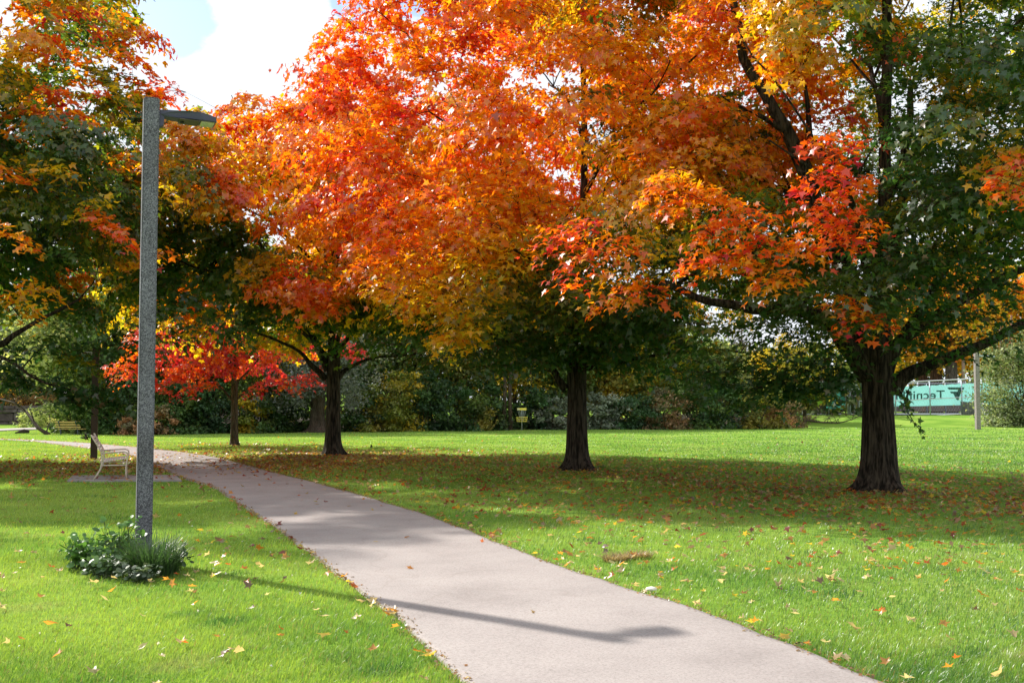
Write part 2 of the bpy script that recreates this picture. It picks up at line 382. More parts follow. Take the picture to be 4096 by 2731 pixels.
def trunk_mesh(base, top, r, seed, flare=1.0, lean=Vector((0, 0, 0)), rings=44, seg=56, ridge=0.08, roots=6):
    """fluted trunk with flaring surface roots"""
    rr = random.Random(seed); ph = [rr.uniform(0, 6.28) for _ in range(8)]
    root_a = [i * 2 * math.pi / roots + rr.uniform(-0.35, 0.35) for i in range(roots)]; root_s = [rr.uniform(0.5, 1.25) for _ in range(roots)]
    V = []; Fc = []
    for i in range(rings):
        u = i / (rings - 1); z = (top) * u ** 1.35; h = z
        cx = base.x + lean.x * (z / top) ** 1.5; cy = base.y + lean.y * (z / top) ** 1.5
        rad0 = r * (1.0 - 0.16 * min(1, z / 1.6) + 0.05 * max(0, (z - top * 0.6)) / top)
        fl = math.exp(-h / 0.15) * flare; fl2 = math.exp(-h / 0.6) * 0.13 * flare
        for k in range(seg):
            a = 2 * math.pi * k / seg
            ro = sum(s_ * max(0, math.cos(a - ra)) ** 20 for ra, s_ in zip(root_a, root_s))
            rd = ridge * (0.5 * math.sin(5 * a + ph[0] + z * 0.5) + 0.35 * math.sin(9 * a + ph[1] - z * 0.7) + 0.5 * abs(math.sin(11 * a + ph[2] + 0.3 * math.sin(z * 2))) + 0.3 * nz3((math.cos(a) * 3, math.sin(a) * 3, z * 0.8), 2.0, seed))
            q = rad0 * (1 + rd + fl2 + fl * (0.14 + 1.7 * ro)) + 0.10 * r * math.exp(-h / 0.5) * ro
            V.append((cx + q * math.cos(a), cy + q * math.sin(a), base.z - 0.06 + z))
    for i in range(rings - 1):
        for k in range(seg): Fc.append((i*seg+k, i*seg+(k+1)%seg, (i+1)*seg+(k+1)%seg, (i+1)*seg+k))
    mb = MB(); mb.add(V, Fc); return mb

def make_maple(name, base, crown_c, rx, ry, zlo, zhi, r_trunk, fork_z, limbs, n_spray, n_leaf, leaf_s, tfun, label, extras=(), droops=(), power=2.5, seed=1, barkm=None, flare=1.0, auto=6, lumps=0.2, cat="maple tree", spray_r=(0.5, 0.95), group=None, fringe=0.0, T=None, voids=(), csz=1.15, cvar=0.07):
    rr = random.Random(seed); barkm = barkm or M_BARK
    root = empty(name, base); tag(root, label, cat, group)
    inv = Vector(base)
    trunk = trunk_mesh(Vector((0, 0, 0)), fork_z + 0.25, r_trunk, seed, flare)
    nodes = []; nrad = []
    def reg(q, rad):
        for p, a in zip(q[1:], rad[1:]): nodes.append(tuple(p)); nrad.append(a)
    zc = zlo + (zhi - zlo) * 0.36; cc = Vector(crown_c) - inv
    for pts, r0, r1 in limbs:
        q, rad = limb_tube(trunk, [Vector(p) - inv for p in pts], r0, r1); reg(q, rad)
    # leader and automatic limbs
    top = Vector((cc.x * 0.8, cc.y * 0.8, zhi - 1.2)); q, rad = limb_tube(trunk, [Vector((0, 0, fork_z - 0.6)), Vector((cc.x*.15, cc.y*.15, fork_z + 0.8)), Vector((cc.x*0.4+.2, cc.y*0.4, (fork_z+zhi)/2)), top], r_trunk * 0.72, 0.03); reg(q, rad)
    lead = [Vector(p) for p in q]
    for i in range(auto):
        a = i * 2.399 + rr.uniform(-0.4, 0.4) + seed; f = (i + 0.5) / auto
        s = lead[int(2 + f * (len(lead) - 8))] if i > auto * 0.35 else Vector((0, 0, fork_z - 0.15 + 0.3 * rr.random()))
        el = rr.uniform(0.15, 0.5) + 0.5 * f; ln = 0.74 * (1 - 0.4 * f)
        e = Vector((cc.x + math.cos(a) * rx * ln, cc.y + math.sin(a) * ry * ln, min(zhi - 1, s.z + el * rx * ln)))
        m_ = s.lerp(e, 0.45) + Vector((0, 0, 0.5))
        q, rad = limb_tube(trunk, [s, m_, e], r_trunk * (0.42 - 0.22 * f), 0.02, 7); reg(q, rad)
        for _ in range(3):                       # secondary limbs
            k = rr.randrange(3, len(q) - 2); b = Vector(q[k]); d = (e - s).normalized()
            sd_ = Vector((-d.y, d.x, 0)) * rr.choice((-1, 1)); e2 = b + (d * 0.8 + sd_ * rr.uniform(0.5, 1) + Vector((0, 0, rr.uniform(0, 0.9)))) * rr.uniform(1.2, 2.4)
            q2, rad2 = limb_tube(trunk, [b, b.lerp(e2, 0.5) + Vector((0, 0, 0.15)), e2], rad[k] * 0.7, 0.012, 6); reg(q2, rad2)
    # spray centres, gathered into billowing clumps
    S = []; CLC = []
    tries = 0; n_cl = max(8, int(n_spray / 6.3))
    while len(CLC) < n_cl and tries < n_cl * 80:
        tries += 1
        d = Vector((rr.gauss(0, 1), rr.gauss(0, 1), rr.gauss(0, 1))).normalized()
        k = (abs(d.x) ** power + abs(d.y) ** power + abs(d.z) ** power) ** (-1 / power)
        u = 0.25 + 0.75 * rr.random() ** 0.5
        lump = 1 + lumps * nz3(tuple(d), 2.6, seed * 3.1) + 0.10 * nz3(tuple(d), 6.0, seed)
        v = d * (k * u * lump)
        z = zc + v.z * ((zhi - zc) if v.z > 0 else (zc - zlo))
        p = Vector((cc.x + v.x * rx, cc.y + v.y * ry, z))
        if any((p + inv - c_).length < r_ for c_, r_ in voids): continue
        if len(CLC) > 4 and min((p - q[0]).length for q in CLC) < csz * 0.5: continue
        CLC.append((p, u, rr.uniform(-cvar, cvar)))
    while len(S) < n_spray:
        c_, u, ct = CLC[len(S) % len(CLC)] if rr.random() < 0.93 else rr.choice(CLC)
        d = Vector((rr.gauss(0, 1), rr.gauss(0, 1), rr.gauss(0.25, 0.8))).normalized() * csz * (0.35 + 0.65 * rr.random() ** 0.6)
        p = c_ + Vector((d.x, d.y, d.z * 0.62))
        if any((p + inv - v_).length < r_ * .8 for v_, r_ in voids): continue
        if p.z < 0.9: p.z = 0.9
        S.append((p, u, rr.uniform(*spray_r) * 0.8, None, ct, d.normalized()))
    for (ep, er, et) in extras: S.append((Vector(ep) - inv, 1.0, er, et, 0.0, Vector((0, 0, 1))))
    S.sort(key=lambda s: math.hypot(s[0].x, s[0].y) + abs(s[0].z - fork_z - 1) * 0.5)
    NA = np.zeros((len(nodes) + len(S) * 3 + 8, 3)); NR = np.zeros(len(NA)); cnt = len(nodes); NA[:cnt] = nodes; NR[:cnt] = nrad
    for (p, u, sr, et, ct_, cd_) in S:
        dd = NA[:cnt] - np.array(p); d2 = np.linalg.norm(dd, axis=1) + np.clip(dd[:, 2] + 0.15, 0, 9) * 1.2
        j = int(d2.argmin()); a = Vector(NA[j]); ln = (p - a).length
        r0 = min(NR[j] * 0.8, 0.012 + 0.012 * ln)
        m1_ = a.lerp(p, 0.35) + Vector((rr.uniform(-1, 1), rr.uniform(-1, 1), 0.7)) * 0.09 * ln; m2_ = a.lerp(p, 0.72) + Vector((rr.uniform(-1, 1), rr.uniform(-1, 1), 0.8)) * 0.07 * ln
        trunk.tube([a, m1_, m2_, p], [r0, r0 * 0.75, r0 * 0.5, 0.006], 4, False)
        for q_, f_ in ((m1_, 0.75), (m2_, 0.5)): NA[cnt] = q_; NR[cnt] = max(0.008, r0 * f_); cnt += 1
        for _ in range(3):                      # twigs fan out in the spray
            aa = rr.uniform(0, 6.28); e = p + Vector((math.cos(aa), math.sin(aa), rr.uniform(-0.25, 0.2))) * sr * 0.8
            trunk.tube([m2_, p.lerp(e, 0.4) + Vector((0, 0, 0.04)), e], [0.007, 0.006, 0.003], 3, False)
    me = bpy.data.meshes.new("trunk"); me.from_pydata(trunk.v, [], trunk.f); me.update()
    link("trunk", me, barkm, root, True)
    # leaves
    k = n_leaf // len(S); n = k * len(S)
    cen = np.repeat(np.array([tuple(s[0]) for s in S]), k, 0); sr = np.repeat(np.array([s[2] for s in S]), k)
    ang = rng.uniform(0, 2 * np.pi, n); rad = sr * np.sqrt(rng.random(n)) * (1 + 0.15 * rng.normal(size=n))
    tilt = np.repeat(rng.normal(0, 0.3, size=(len(S), 2)), k, 0)
    ox = np.cos(ang) * rad; oy = np.sin(ang) * rad
    out = unit(cen - np.array([cc.x, cc.y, fork_z + 1.0]))
    oz = -0.42 * (rad / sr) ** 2 * sr + rng.normal(0, 0.13, n) * sr + ox * tilt[:, 0] + oy * tilt[:, 1] - 0.30 * (ox * out[:, 0] + oy * out[:, 1])
    pos = cen + np.stack([ox, oy, oz + 0.05], 1)
    nrm = np.stack([ox / sr * 0.5, oy / sr * 0.5, np.full(n, 0.5)], 1) + out * 0.25 + 0.55 * np.repeat(np.array([tuple(q[5]) for q in S]), k, 0) + rng.normal(0, 0.42, (n, 3))
    tip = np.stack([ox / sr, oy / sr, np.full(n, -0.7)], 1) + out * 0.6
    # a few lone leaves off the sprays so the outline is ragged
    tS = np.array([(s[3] if s[3] is not None else tfun(tuple(s[0] + inv), s[1]) + s[4]) for s in S])
    t = np.repeat(tS, k) + rng.normal(0, 0.075, n) + 0.05 * (rad / sr - 0.6)
    loc = np.array([nz3(tuple(p_), 1.6, 3) for p_ in cen[::k]]); t += np.repeat(loc, k) * 0.08
    C = pal(t) * rng.uniform(0.72, 1.2, (n, 1)); C = np.clip(C, 0, 0.9)
    # brown, dry and pinkish leaves
    odd = rng.random(n) < 0.04; C[odd] = C[odd] * 0.4 + np.array([0.26, 0.14, 0.09]) * 0.6
    size = leaf_s * rng.uniform(0.55, 1.28, n)
    me = leaves_mesh("crown", pos, nrm, size, C, *(T or (LEAF, LEAF_F)), tipdir=tip)
    link("crown", me, M_LEAF, root)
    # hanging twigs
    for (pts, tcol) in droops:
        q = [Vector(p) - inv for p in pts]; mbd = MB(); mbd.tube(q, [0.012 - 0.008 * i / len(q) for i in range(len(q))], 5)
        mbd.build("hanging_twig", barkm, root)
        P0 = []
        for a, b in zip(q[:-1], q[1:]):
            for _ in range(6): P0.append(tuple(a.lerp(b, rr.random()) + Vector((rr.gauss(0, 0.07), rr.gauss(0, 0.07), rr.gauss(-0.03, 0.07)))))
        P0 = np.array(P0); nn = len(P0)
        me = leaves_mesh("twig_leaves", P0, rng.normal(0, 1, (nn, 3)) + np.array([0.3, -0.9, 0.5]), rng.uniform(0.08, 0.14, nn), pal(np.full(nn, tcol) + rng.normal(0, 0.1, nn)), tipdir=np.tile(np.array([[0.2, 0, -1.0]]), (nn, 1)))
        link("twig_leaves", me, M_LEAF, root)
    return root

def blob(px, py, Y, r): c = P(px, py, Y); return (c, r)
def field(base, blobs):
    """base(p,u) plus coloured patches: blobs = [(centre, radius, value)]"""
    def f(p, u):
        t = base(p, u)
        for c, r, v in blobs:
            d = math.sqrt((p[0]-c.x)**2 + ((p[1]-c.y)*0.8)**2 + (p[2]-c.z)**2) / r
            wgt = max(0.0, min(1.0, 1.9 - 1.4 * d)); t = t * (1 - wgt) + v * wgt
        return t
    return f

# --- the row of four big maples
b0 = Vector((-15.2, 30, gzf(-15.2, 30))); b1 = G(333, 455.2); b1.z = gzf(b1.x, b1.y); b2 = G(577, 470); b2.z = gzf(b2.x, b2.y); b3 = G(879, 489.5); b3.z = gzf(b3.x, b3.y)

def t0f(p, u):
    n1 = nz3(p, 0.55, 21); h = (p[2] - 3) / 10
    return 0.09 + 0.08 * h + 1.25 * max(0, n1 - .06) + 0.16 * (u - 0.7) + 0.1 * nz3(p, 1.4, 3)
f0 = field(t0f, [(P(75, 90, 25), 1.6, 0.74), (P(130, 60, 27), 1.6, 0.84), (P(30, 130, 25), 1.8, .3), (P(110, 150, 26), 1.8, .22), (P(40, 300, 24), 1.1, 0.62), (P(8, 245, 24), 1.3, 0.72), (P(105, 225, 24), 1.1, 0.72), (P(120, 330, 26), 2.6, 0.07), (P(200, 300, 28), 2.6, 0.08), (P(20, 20, 26), 1.2, 0.7), (P(150, 110, 27), 1.2, .3), (P(60, 200, 25), 1.8, .2)])
def lim(*pts): return [P(*p) for p in pts]
ex0 = [(P(x, y, Y), r, t) for x, y, Y, r, t in ((20, 40, 27, .7, .7), (45, 30, 27, .7, .35), (70, 45, 27, .7, .3), (95, 55, 27, .7, .7), (115, 40, 28, .7, .84), (100, 20, 28, .7, .35), (60, 70, 26, .7, .3), (85, 85, 26, .7, .78), (60, 95, 25, .5, .8), (40, 75, 27, .7, .3), (120, 75, 28, .7, .3), (135, 60, 28, .6, .84), (140, 85, 28, .6, .8), (20, 90, 26, .7, .4), (75, 115, 25, .5, .74), (110, 105, 27, .7, .2), (150, 100, 28, .5, .5), (30, 125, 25, .6, .74), (105, 218, 24, .6, .74), (118, 232, 24, .5, .78), (90, 205, 24, .5, .4), (15, 235, 23.5, .6, .72), (40, 290, 24, .6, .6), (20, 305, 24, .6, .62), (55, 170, 24, .6, .5), (130, 160, 26, .6, .68), (5, 170, 24, .6, .74), (80, 150, 25, .6, .3), (160, 190, 27, .6, .5), (70, 255, 24, .6, .2), (150, 255, 27, .6, .6))] + [(P(x, y, Y), r, t) for x, y, Y, r, t in ((20, 352, 28, .8, .08), (45, 345, 27, .8, .1), (75, 350, 28, .8, .06), (60, 385, 27.5, .5, .06), (75, 392, 27, .6, .05), (88, 398, 27.5, .6, .05), (100, 392, 28, .55, .04), (70, 403, 27, .45, .05), (12, 372, 26, .4, .08), (22, 382, 26, .35, .08), (90, 362, 29, .5, .33), (75, 358, 29, .45, .36), (110, 350, 28, .7, .05), (140, 345, 28, .7, .04), (170, 335, 29, .8, .06), (205, 325, 29, .8, .1), (230, 315, 29, .8, .1), (160, 310, 28, .9, .06), (120, 405, 28, .4, .05))]
make_maple("maple_tree", b0, b0 + Vector((-1.7, -0.6, 0)), 8.4, 7.6, 3.2, 15.0, 0.36, 2.4,
    [(lim((-60, 330, 29), (-5, 345, 27.5), (20, 330, 27.5), (80, 300, 28)), 0.14, 0.03), (lim((-30, 345, 28), (10, 362, 27), (40, 380, 27), (75, 390, 27.3)), 0.06, 0.015)],
    1350, 128000, 0.148, f0, "broad green maple flushed with dull red, its trunk beyond the picture's edge", extras=ex0, power=2.7, seed=3, auto=9, cvar=.10, voids=[(P(x, y, Y), r_) for x, y, r_ in ((172, 0, 1.2), (175, -50, 1.5), (195, 60, 1.0)) for Y in (23, 25, 27, 29, 31, 33)], T=(LEAFB, LEAFB_F))

def t1f(p, u):
    h = (p[2] - 3) / 9.5; n1 = nz3(p, 0.5, 4)
    return 0.32 + 0.46 * min(1, max(0, h * 1.15)) ** 0.8 + 0.13 * (u - 0.6) + 0.28 * n1 + 0.04 * nz3(p, 1.4, 3)
f1 = field(t1f, [(P(250, 250, 33), 2.6, 0.42), (P(215, 290, 33), 3.0, 0.14), (P(200, 325, 33), 2.2, .07), (P(250, 320, 33), 1.8, .10), (P(300, 330, 30), 2.0, 0.25), (P(300, 290, 30), 1.3, 0.80), (P(330, 200, 30), 2.8, 0.74), (P(280, 340, 31), 1.0, 0.2), (P(270, 295, 30), 0.7, 0.74), (P(330, 250, 30), 1.7, 0.76), (P(245, 70, 36), 3.0, 0.78), (P(380, 345, 33), 2.0, 0.12)])
make_maple("maple_tree", b1, b1 + Vector((-0.2, -0.5, 0)), 7.2, 5.8, 3.5, 11.4, 0.24, 3.0,
    [(lim((325, 378, b1.y), (312, 365, b1.y - .3), (298, 352, b1.y - .6), (250, 330, b1.y - 1.5)), 0.12, 0.03), (lim((328, 370, b1.y), (290, 290, b1.y - .5), (240, 215, b1.y - 1), (205, 155, b1.y - 1)), 0.12, 0.03), (lim((338, 378, b1.y), (356, 362, b1.y), (420, 352, b1.y - 1)), 0.1, 0.02)],
    1100, 104000, 0.158, f1, "blazing orange maple above the footpath bend, with the silvery tree just behind its trunk", power=2.9, seed=5, voids=[(P(x, y, Y), r_) for x, y, r_ in ((225, 25, 1.7), (285, 5, 1.7), (180, 45, 1.3), (330, -20, 1.5), (255, -30, 2.0)) for Y in (29, 31, 33, 35, 37, 39, 41)], auto=8, lumps=0.16, T=(LEAFB, LEAFB_F))

def t2f(p, u):
    h = (p[2] - 3) / 10; n1 = nz3(p, 0.5, 14); side = (p[0] - b2.x) / 7.5
    return 0.33 + 0.44 * min(1, max(0, h * 1.9)) ** 0.75 + 0.12 * (u - 0.6) + 0.27 * n1 - 0.20 * max(0, side - 0.45) + 0.04 * nz3(p, 1.4, 33)
f2 = field(t2f, [(P(650, 60, 24), 3.0, .70), (P(640, 140, 23), 2.2, .64), (P(600, 60, 22), 2.5, .74), (P(440, 190, 21), 2.0, .74), (P(560, 160, 22), 2.2, .68), (P(600, 290, 23), 2.0, .14), (P(500, 335, 24), 2.4, .12), (P(420, 335, 26), 2.0, .12), (P(550, 320, 24), 2.2, .08), (P(480, 290, 21.5), 1.6, .54), (P(450, 310, 23), 2.0, 0.50), (P(420, 265, 22), 2.0, 0.64), (P(400, 180, 23), 3.2, 0.80), (P(470, 220, 22), 2.6, 0.66), (P(500, 120, 22), 3.2, 0.68), (P(560, 90, 22), 2.5, 0.72), (P(640, 110, 22), 2.0, 0.66), (P(520, 260, 21.5), 1.4, 0.50), (P(570, 220, 22), 1.5, 0.58), (P(540, 300, 23), 1.4, 0.25), (P(470, 270, 21), 1.0, 0.5), (P(700, 340, 27), 2.6, 0.06), (P(520, 360, 27), 2.2, 0.12), (P(640, 340, 26), 2.2, 0.10)])
ex2 = [(P(x, y, Y), r, t) for x, y, Y, r, t in ((500, 345, 24, .7, .06), (530, 340, 24, .7, .05), (560, 335, 24, .7, .06), (600, 335, 24, .7, .05), (480, 355, 25, .6, .08), (620, 350, 24, .6, .06), (400, 345, 28, .7, .1), (375, 340, 29, .7, .15), (540, 310, 23, .6, .14), (580, 310, 23, .6, .1), (425, 358, 27, .6, .06), (660, 350, 24, .7, .05), (690, 345, 24, .6, .06))] + [(P(x, y, Y), r, t) for x, y, Y, r, t in ((395, 268, 21, .6, .58), (410, 258, 21, .6, .62), (415, 285, 21, .55, .54), (432, 300, 21, .55, .52), (440, 280, 21, .6, .55), (455, 262, 20.7, .6, .5), (470, 300, 21, .6, .5), (478, 250, 20.5, .6, .5), (462, 325, 21.5, .5, .52), (490, 270, 20.7, .6, .46), (505, 255, 20.5, .6, .52), (450, 338, 22, .4, .58), (385, 290, 21.5, .5, .6), (530, 235, 20.5, .6, .52), (500, 310, 21.5, .6, .28), (560, 290, 21.5, .6, .3), (590, 300, 21.5, .6, .2), (545, 200, 20.5, .6, .6), (400, 230, 20.5, .6, .78), (430, 220, 20.5, .6, .74), (480, 200, 20.3, .6, .7), (385, 215, 20.5, .6, .8), (415, 245, 20.6, .6, .72), (450, 235, 20.4, .6, .68), (390, 250, 20.8, .6, .74), (500, 225, 20.2, .6, .66), (455, 210, 20.2, .6, .74), (370, 240, 21, .6, .8), (360, 265, 21.5, .6, .76), (530, 180, 20.2, .6, .7), (430, 190, 20.3, .6, .8), (380, 185, 20.6, .6, .82))] + [(P(x, y, Y), r, t) for x, y, Y, r, t in ((445, 318, 22.5, .7, .5), (460, 335, 23, .6, .45), (425, 300, 22.5, .7, .6), (480, 325, 23, .6, .33), (405, 285, 22.5, .6, .62), (500, 350, 25, .8, .1), (450, 358, 28, .9, .08), (420, 350, 29, .9, .12), (480, 368, 28, .8, .07), (640, 362, 27, .9, .07), (680, 370, 27, .9, .06), (720, 362, 27, .9, .08), (650, 340, 26, .8, .1), (700, 350, 26, .9, .2), (620, 365, 27, .7, .06), (598, 355, 26, .6, .08))]
make_maple("maple_tree", b2, b2 + Vector((0, -0.7, 0)), 6.7, 7.0, 3.0, 15.0, 0.26, 2.9,
    [(lim((565, 388, b2.y), (552, 370, b2.y - .2), (535, 355, b2.y - .4), (500, 340, b2.y - 1)), 0.11, 0.04), (lim((582, 360, b2.y), (605, 335, b2.y - .3), (640, 305, b2.y - .8), (700, 270, b2.y - 1)), 0.17, 0.04), (lim((586, 368, b2.y), (620, 362, b2.y - .2), (680, 352, b2.y - .5), (740, 350, b2.y - .5)), 0.07, 0.02)],
    1300, 138000, 0.138, f2, "tall orange maple with yellow lower leaves, second trunk from the picture's right", extras=ex2, power=2.5, seed=8, voids=[(P(x, y, Y), r_) for x, y, r_ in ((300, 5, 1.3), (270, 40, 1.3), (330, -45, 1.4), (250, 80, 1.0)) for Y in (21, 23, 25, 27, 29, 31, 33)], auto=9, lumps=0.2)

def t3f(p, u):
    n1 = nz3(p, 0.6, 44); h = (p[2] - 3) / 10
    return 0.12 + 0.16 * h + 0.62 * max(0, n1 - 0.05) + 0.16 * (u - 0.6) + 0.10 * nz3(p, 1.5, 13)
f3 = field(t3f, [(P(735, 30, 18), 1.9, .76), (P(780, 15, 18), 1.5, .84), (P(830, 40, 18), 1.4, .30), (P(750, 90, 18), 1.3, .68), (P(715, 120, 17), 1.2, .6), (P(840, 60, 17), 1.3, .30), (P(905, 70, 16), 1.3, .22), (P(840, 110, 17), 1.2, .16), (P(980, 200, 16), 1.5, .12), (P(945, 45, 15.5), .9, .85), (P(900, 35, 15.5), .6, .84), (P(955, 125, 15.5), .8, .82), (P(735, 235, 16), 1.5, .76), (P(700, 270, 17), 1.3, .66), (P(840, 190, 15.5), 1.1, .84), (P(665, 190, 16.5), .9, .72), (P(1015, 170, 15), .9, .84), (P(790, 240, 16), 1.0, .7), (P(880, 225, 15.5), .8, .3), (P(590, 250, 17), 1.25, 0.84), (P(560, 240, 17.5), 0.9, 0.88), (P(610, 230, 17), 0.8, 0.66), (P(665, 190, 17), 0.8, 0.72), (P(720, 215, 17), 1.3, 0.80), (P(745, 250, 17), 1.0, 0.76), (P(820, 200, 16), 1.3, 0.80), (P(835, 150, 16.5), 0.8, 0.74), (P(850, 235, 16), 0.9, 0.74), (P(865, 320, 16), 0.6, 0.82), (P(800, 290, 16.5), 0.8, 0.64), (P(780, 20, 18), 1.3, 0.82), (P(1000, 90, 16), 1.4, 0.12), (P(690, 60, 20), 2.4, 0.66), (P(700, 130, 20), 1.8, 0.5), (P(660, 150, 18), 1.4, .66), (P(860, 90, 17), 1.2, .16), (P(900, 130, 16), 1.3, .14), (P(760, 190, 18), 1.0, .3), (P(830, 30, 18), 1.0, .3), (P(750, 90, 19), 1.2, 0.76), (P(1015, 160, 15.5), 0.9, 0.78), (P(950, 290, 16), 1.8, 0.04), (P(900, 280, 16), 1.0, 0.08), (P(620, 300, 19), 1.2, 0.5), (P(640, 320, 18), 0.9, 0.7), (P(700, 290, 18), 1.0, 0.5)])
ex3 = [(P(x, y if y < 380 else y - 9, Y), r, t) for x, y, Y, r, t in ((715, 395, 19.5, .4, .06), (750, 400, 19.5, .45, .06), (780, 385, 19.5, .5, .05), (690, 360, 19.5, .6, .08), (805, 380, 19.5, .5, .05), (760, 350, 19.5, .6, .12), (835, 375, 19.5, .4, .05), (890, 20, 18, .6, .3), (905, 50, 18, .6, .15), (920, 90, 18, .6, .1), (935, 70, 18, .6, .2), (955, 100, 18, .6, .08), (900, 110, 18, .6, .12), (960, 20, 18, .6, .1), (1000, 30, 18, .6, .1), (985, 130, 18, .6, .06), (1010, 110, 18, .6, .06), (960, 160, 18, .6, .06), (930, 150, 18, .6, .1), (990, 190, 18, .6, .06), (950, 210, 18, .6, .06), (890, 190, 18, .6, .1), (910, 175, 17, .5, .1), (885, 85, 18, .5, .15), (870, 40, 18, .5, .2), (828, 140, 16, .45, .8), (838, 160, 16, .5, .84), (820, 178, 16, .5, .86), (845, 190, 16, .5, .8), (830, 208, 16, .5, .88), (852, 222, 16, .5, .82), (815, 232, 16, .5, .8), (800, 250, 16.3, .45, .72), (845, 240, 16, .45, .86), (700, 200, 16.5, .5, .72), (718, 195, 16.5, .45, .7), (730, 215, 16.5, .5, .8), (748, 225, 16.5, .5, .78), (760, 245, 16.5, .45, .84), (712, 230, 16.5, .45, .76), (700, 262, 16.5, .45, .84), (735, 262, 16.5, .5, .7), (775, 280, 16.5, .5, .66), (655, 190, 17, .4, .72), (672, 178, 17, .45, .66), (680, 200, 17, .4, .74), (918, 265, 18, .6, .06), (950, 262, 18, .6, .1), (985, 258, 18, .6, .08), (935, 290, 18.5, .6, .05), (970, 290, 18.5, .6, .1), (1005, 285, 18.5, .6, .06), (905, 310, 18.5, .5, .08), (940, 315, 19, .55, .05), (980, 315, 19, .55, .06), (1015, 312, 19, .55, .06), (1010, 240, 18, .6, .3), (900, 240, 17, .6, .1), (760, 320, 19, .6, .06), (790, 330, 19, .6, .06), (730, 330, 19, .6, .1), (700, 325, 19, .6, .28), (815, 300, 18, .5, .1), (840, 280, 17, .5, .2), (870, 265, 16.5, .6, .08), (1018, 165, 15.2, .4, .84), (1015, 190, 15.3, .4, .8))] + [(P(x, y if y < 380 else y - 9, Y), r, t) for x, y, Y, r, t in ((700, 375, 20, .7, .06), (735, 380, 20, .7, .05), (765, 388, 20, .7, .05), (790, 392, 19.5, .6, .06), (800, 402, 19.5, .4, .05), (770, 396, 20, .5, .05), (825, 395, 19.5, .5, .06), (745, 365, 20, .7, .1), (790, 365, 20, .8, .05), (820, 370, 19.5, .6, .05), (715, 350, 20.5, .7, .33), (830, 350, 20, .7, .04), (810, 340, 20, .7, .05), (838, 390, 19.5, .3, .08), (865, 318, 17, .5, .84), (850, 305, 17, .5, .7), (885, 310, 17, .5, .2), (900, 300, 17, .6, .08), (910, 345, 19, .4, .12), (560, 242, 18, .6, .88), (585, 262, 17.5, .55, .86), (605, 240, 17.5, .6, .7), (625, 255, 18, .6, .6), (575, 228, 18, .5, .9), (650, 262, 18, .6, .45), (640, 288, 18, .5, .78), (615, 300, 18.5, .5, .74), (960, 345, 20, .6, .06), (1000, 335, 20, .7, .06), (930, 335, 20, .6, .07))]
dr3 = [(lim((893, 378, 20.6), (903, 396, 20.4), (908, 412, 20.3), (916, 425, 20.2), (925, 434, 20.2)), 0.12), (lim((905, 400, 20.3), (909, 388, 20.2), (907, 402, 20.2)), 0.1)]
make_maple("maple_tree", b3, b3 + Vector((0.3, 0.0, 0)), 6.9, 6.0, 3.1, 16.5, 0.325, 2.45,
    [(lim((893, 392, b3.y), (905, 376, b3.y - .1), (930, 364, b3.y - .2), (965, 352, b3.y - .3), (1010, 330, b3.y - .5), (1080, 290, b3.y - .5)), 0.17, 0.06),
     (lim((868, 375, b3.y), (846, 345, b3.y - .2), (826, 322, b3.y - .4), (780, 310, b3.y - .6), (720, 303, b3.y - .8), (660, 285, b3.y - 1)), 0.22, 0.05),
     (lim((872, 370, b3.y), (852, 290, b3.y), (815, 200, b3.y - .3), (796, 148, b3.y - .5), (772, 108, b3.y - .5), (740, 40, b3.y - .5), (728, -40, b3.y)), 0.24, 0.06),
     (lim((802, 165, b3.y - .4), (810, 130, b3.y), (806, 85, b3.y)), 0.11, 0.03), (lim((790, 135, b3.y - .5), (762, 118, b3.y - .7), (722, 95, b3.y - 1)), 0.07, 0.02),
     (lim((880, 375, b3.y), (886, 280, b3.y + .4), (905, 180, b3.y + .6), (912, 80, b3.y + .6)), 0.22, 0.05),
     (lim((885, 380, b3.y), (905, 330, b3.y - .2), (960, 250, b3.y - .5), (1010, 190, b3.y - .6)), 0.14, 0.04)],
    1300, 150000, 0.118, f3, "dark green maple with scattered red sprays and the thickest trunk, before the court", extras=ex3, droops=dr3, flare=0.75, voids=[(P(x, y, Y), r_) for x, y, r_ in ((640, 50, 2.0), (600, 120, 1.5), (650, 110, 1.2), (560, 40, 2.0), (600, 170, .8)) for Y in (15, 17, 19, 21)] + [(P(x, y, Y), r_) for x, y, r_ in ((797, 165, 1.0), (808, 200, .8), (775, 120, .8), (752, 75, .8), (735, 30, .8), (866, 180, .75), (862, 140, .6), (1000, 130, .6), (905, 60, .5)) for Y in (14.5, 16, 17.5, 19, 20.5, 22, 24)], power=2.5, seed=12, auto=8, lumps=0.2, csz=1.0)

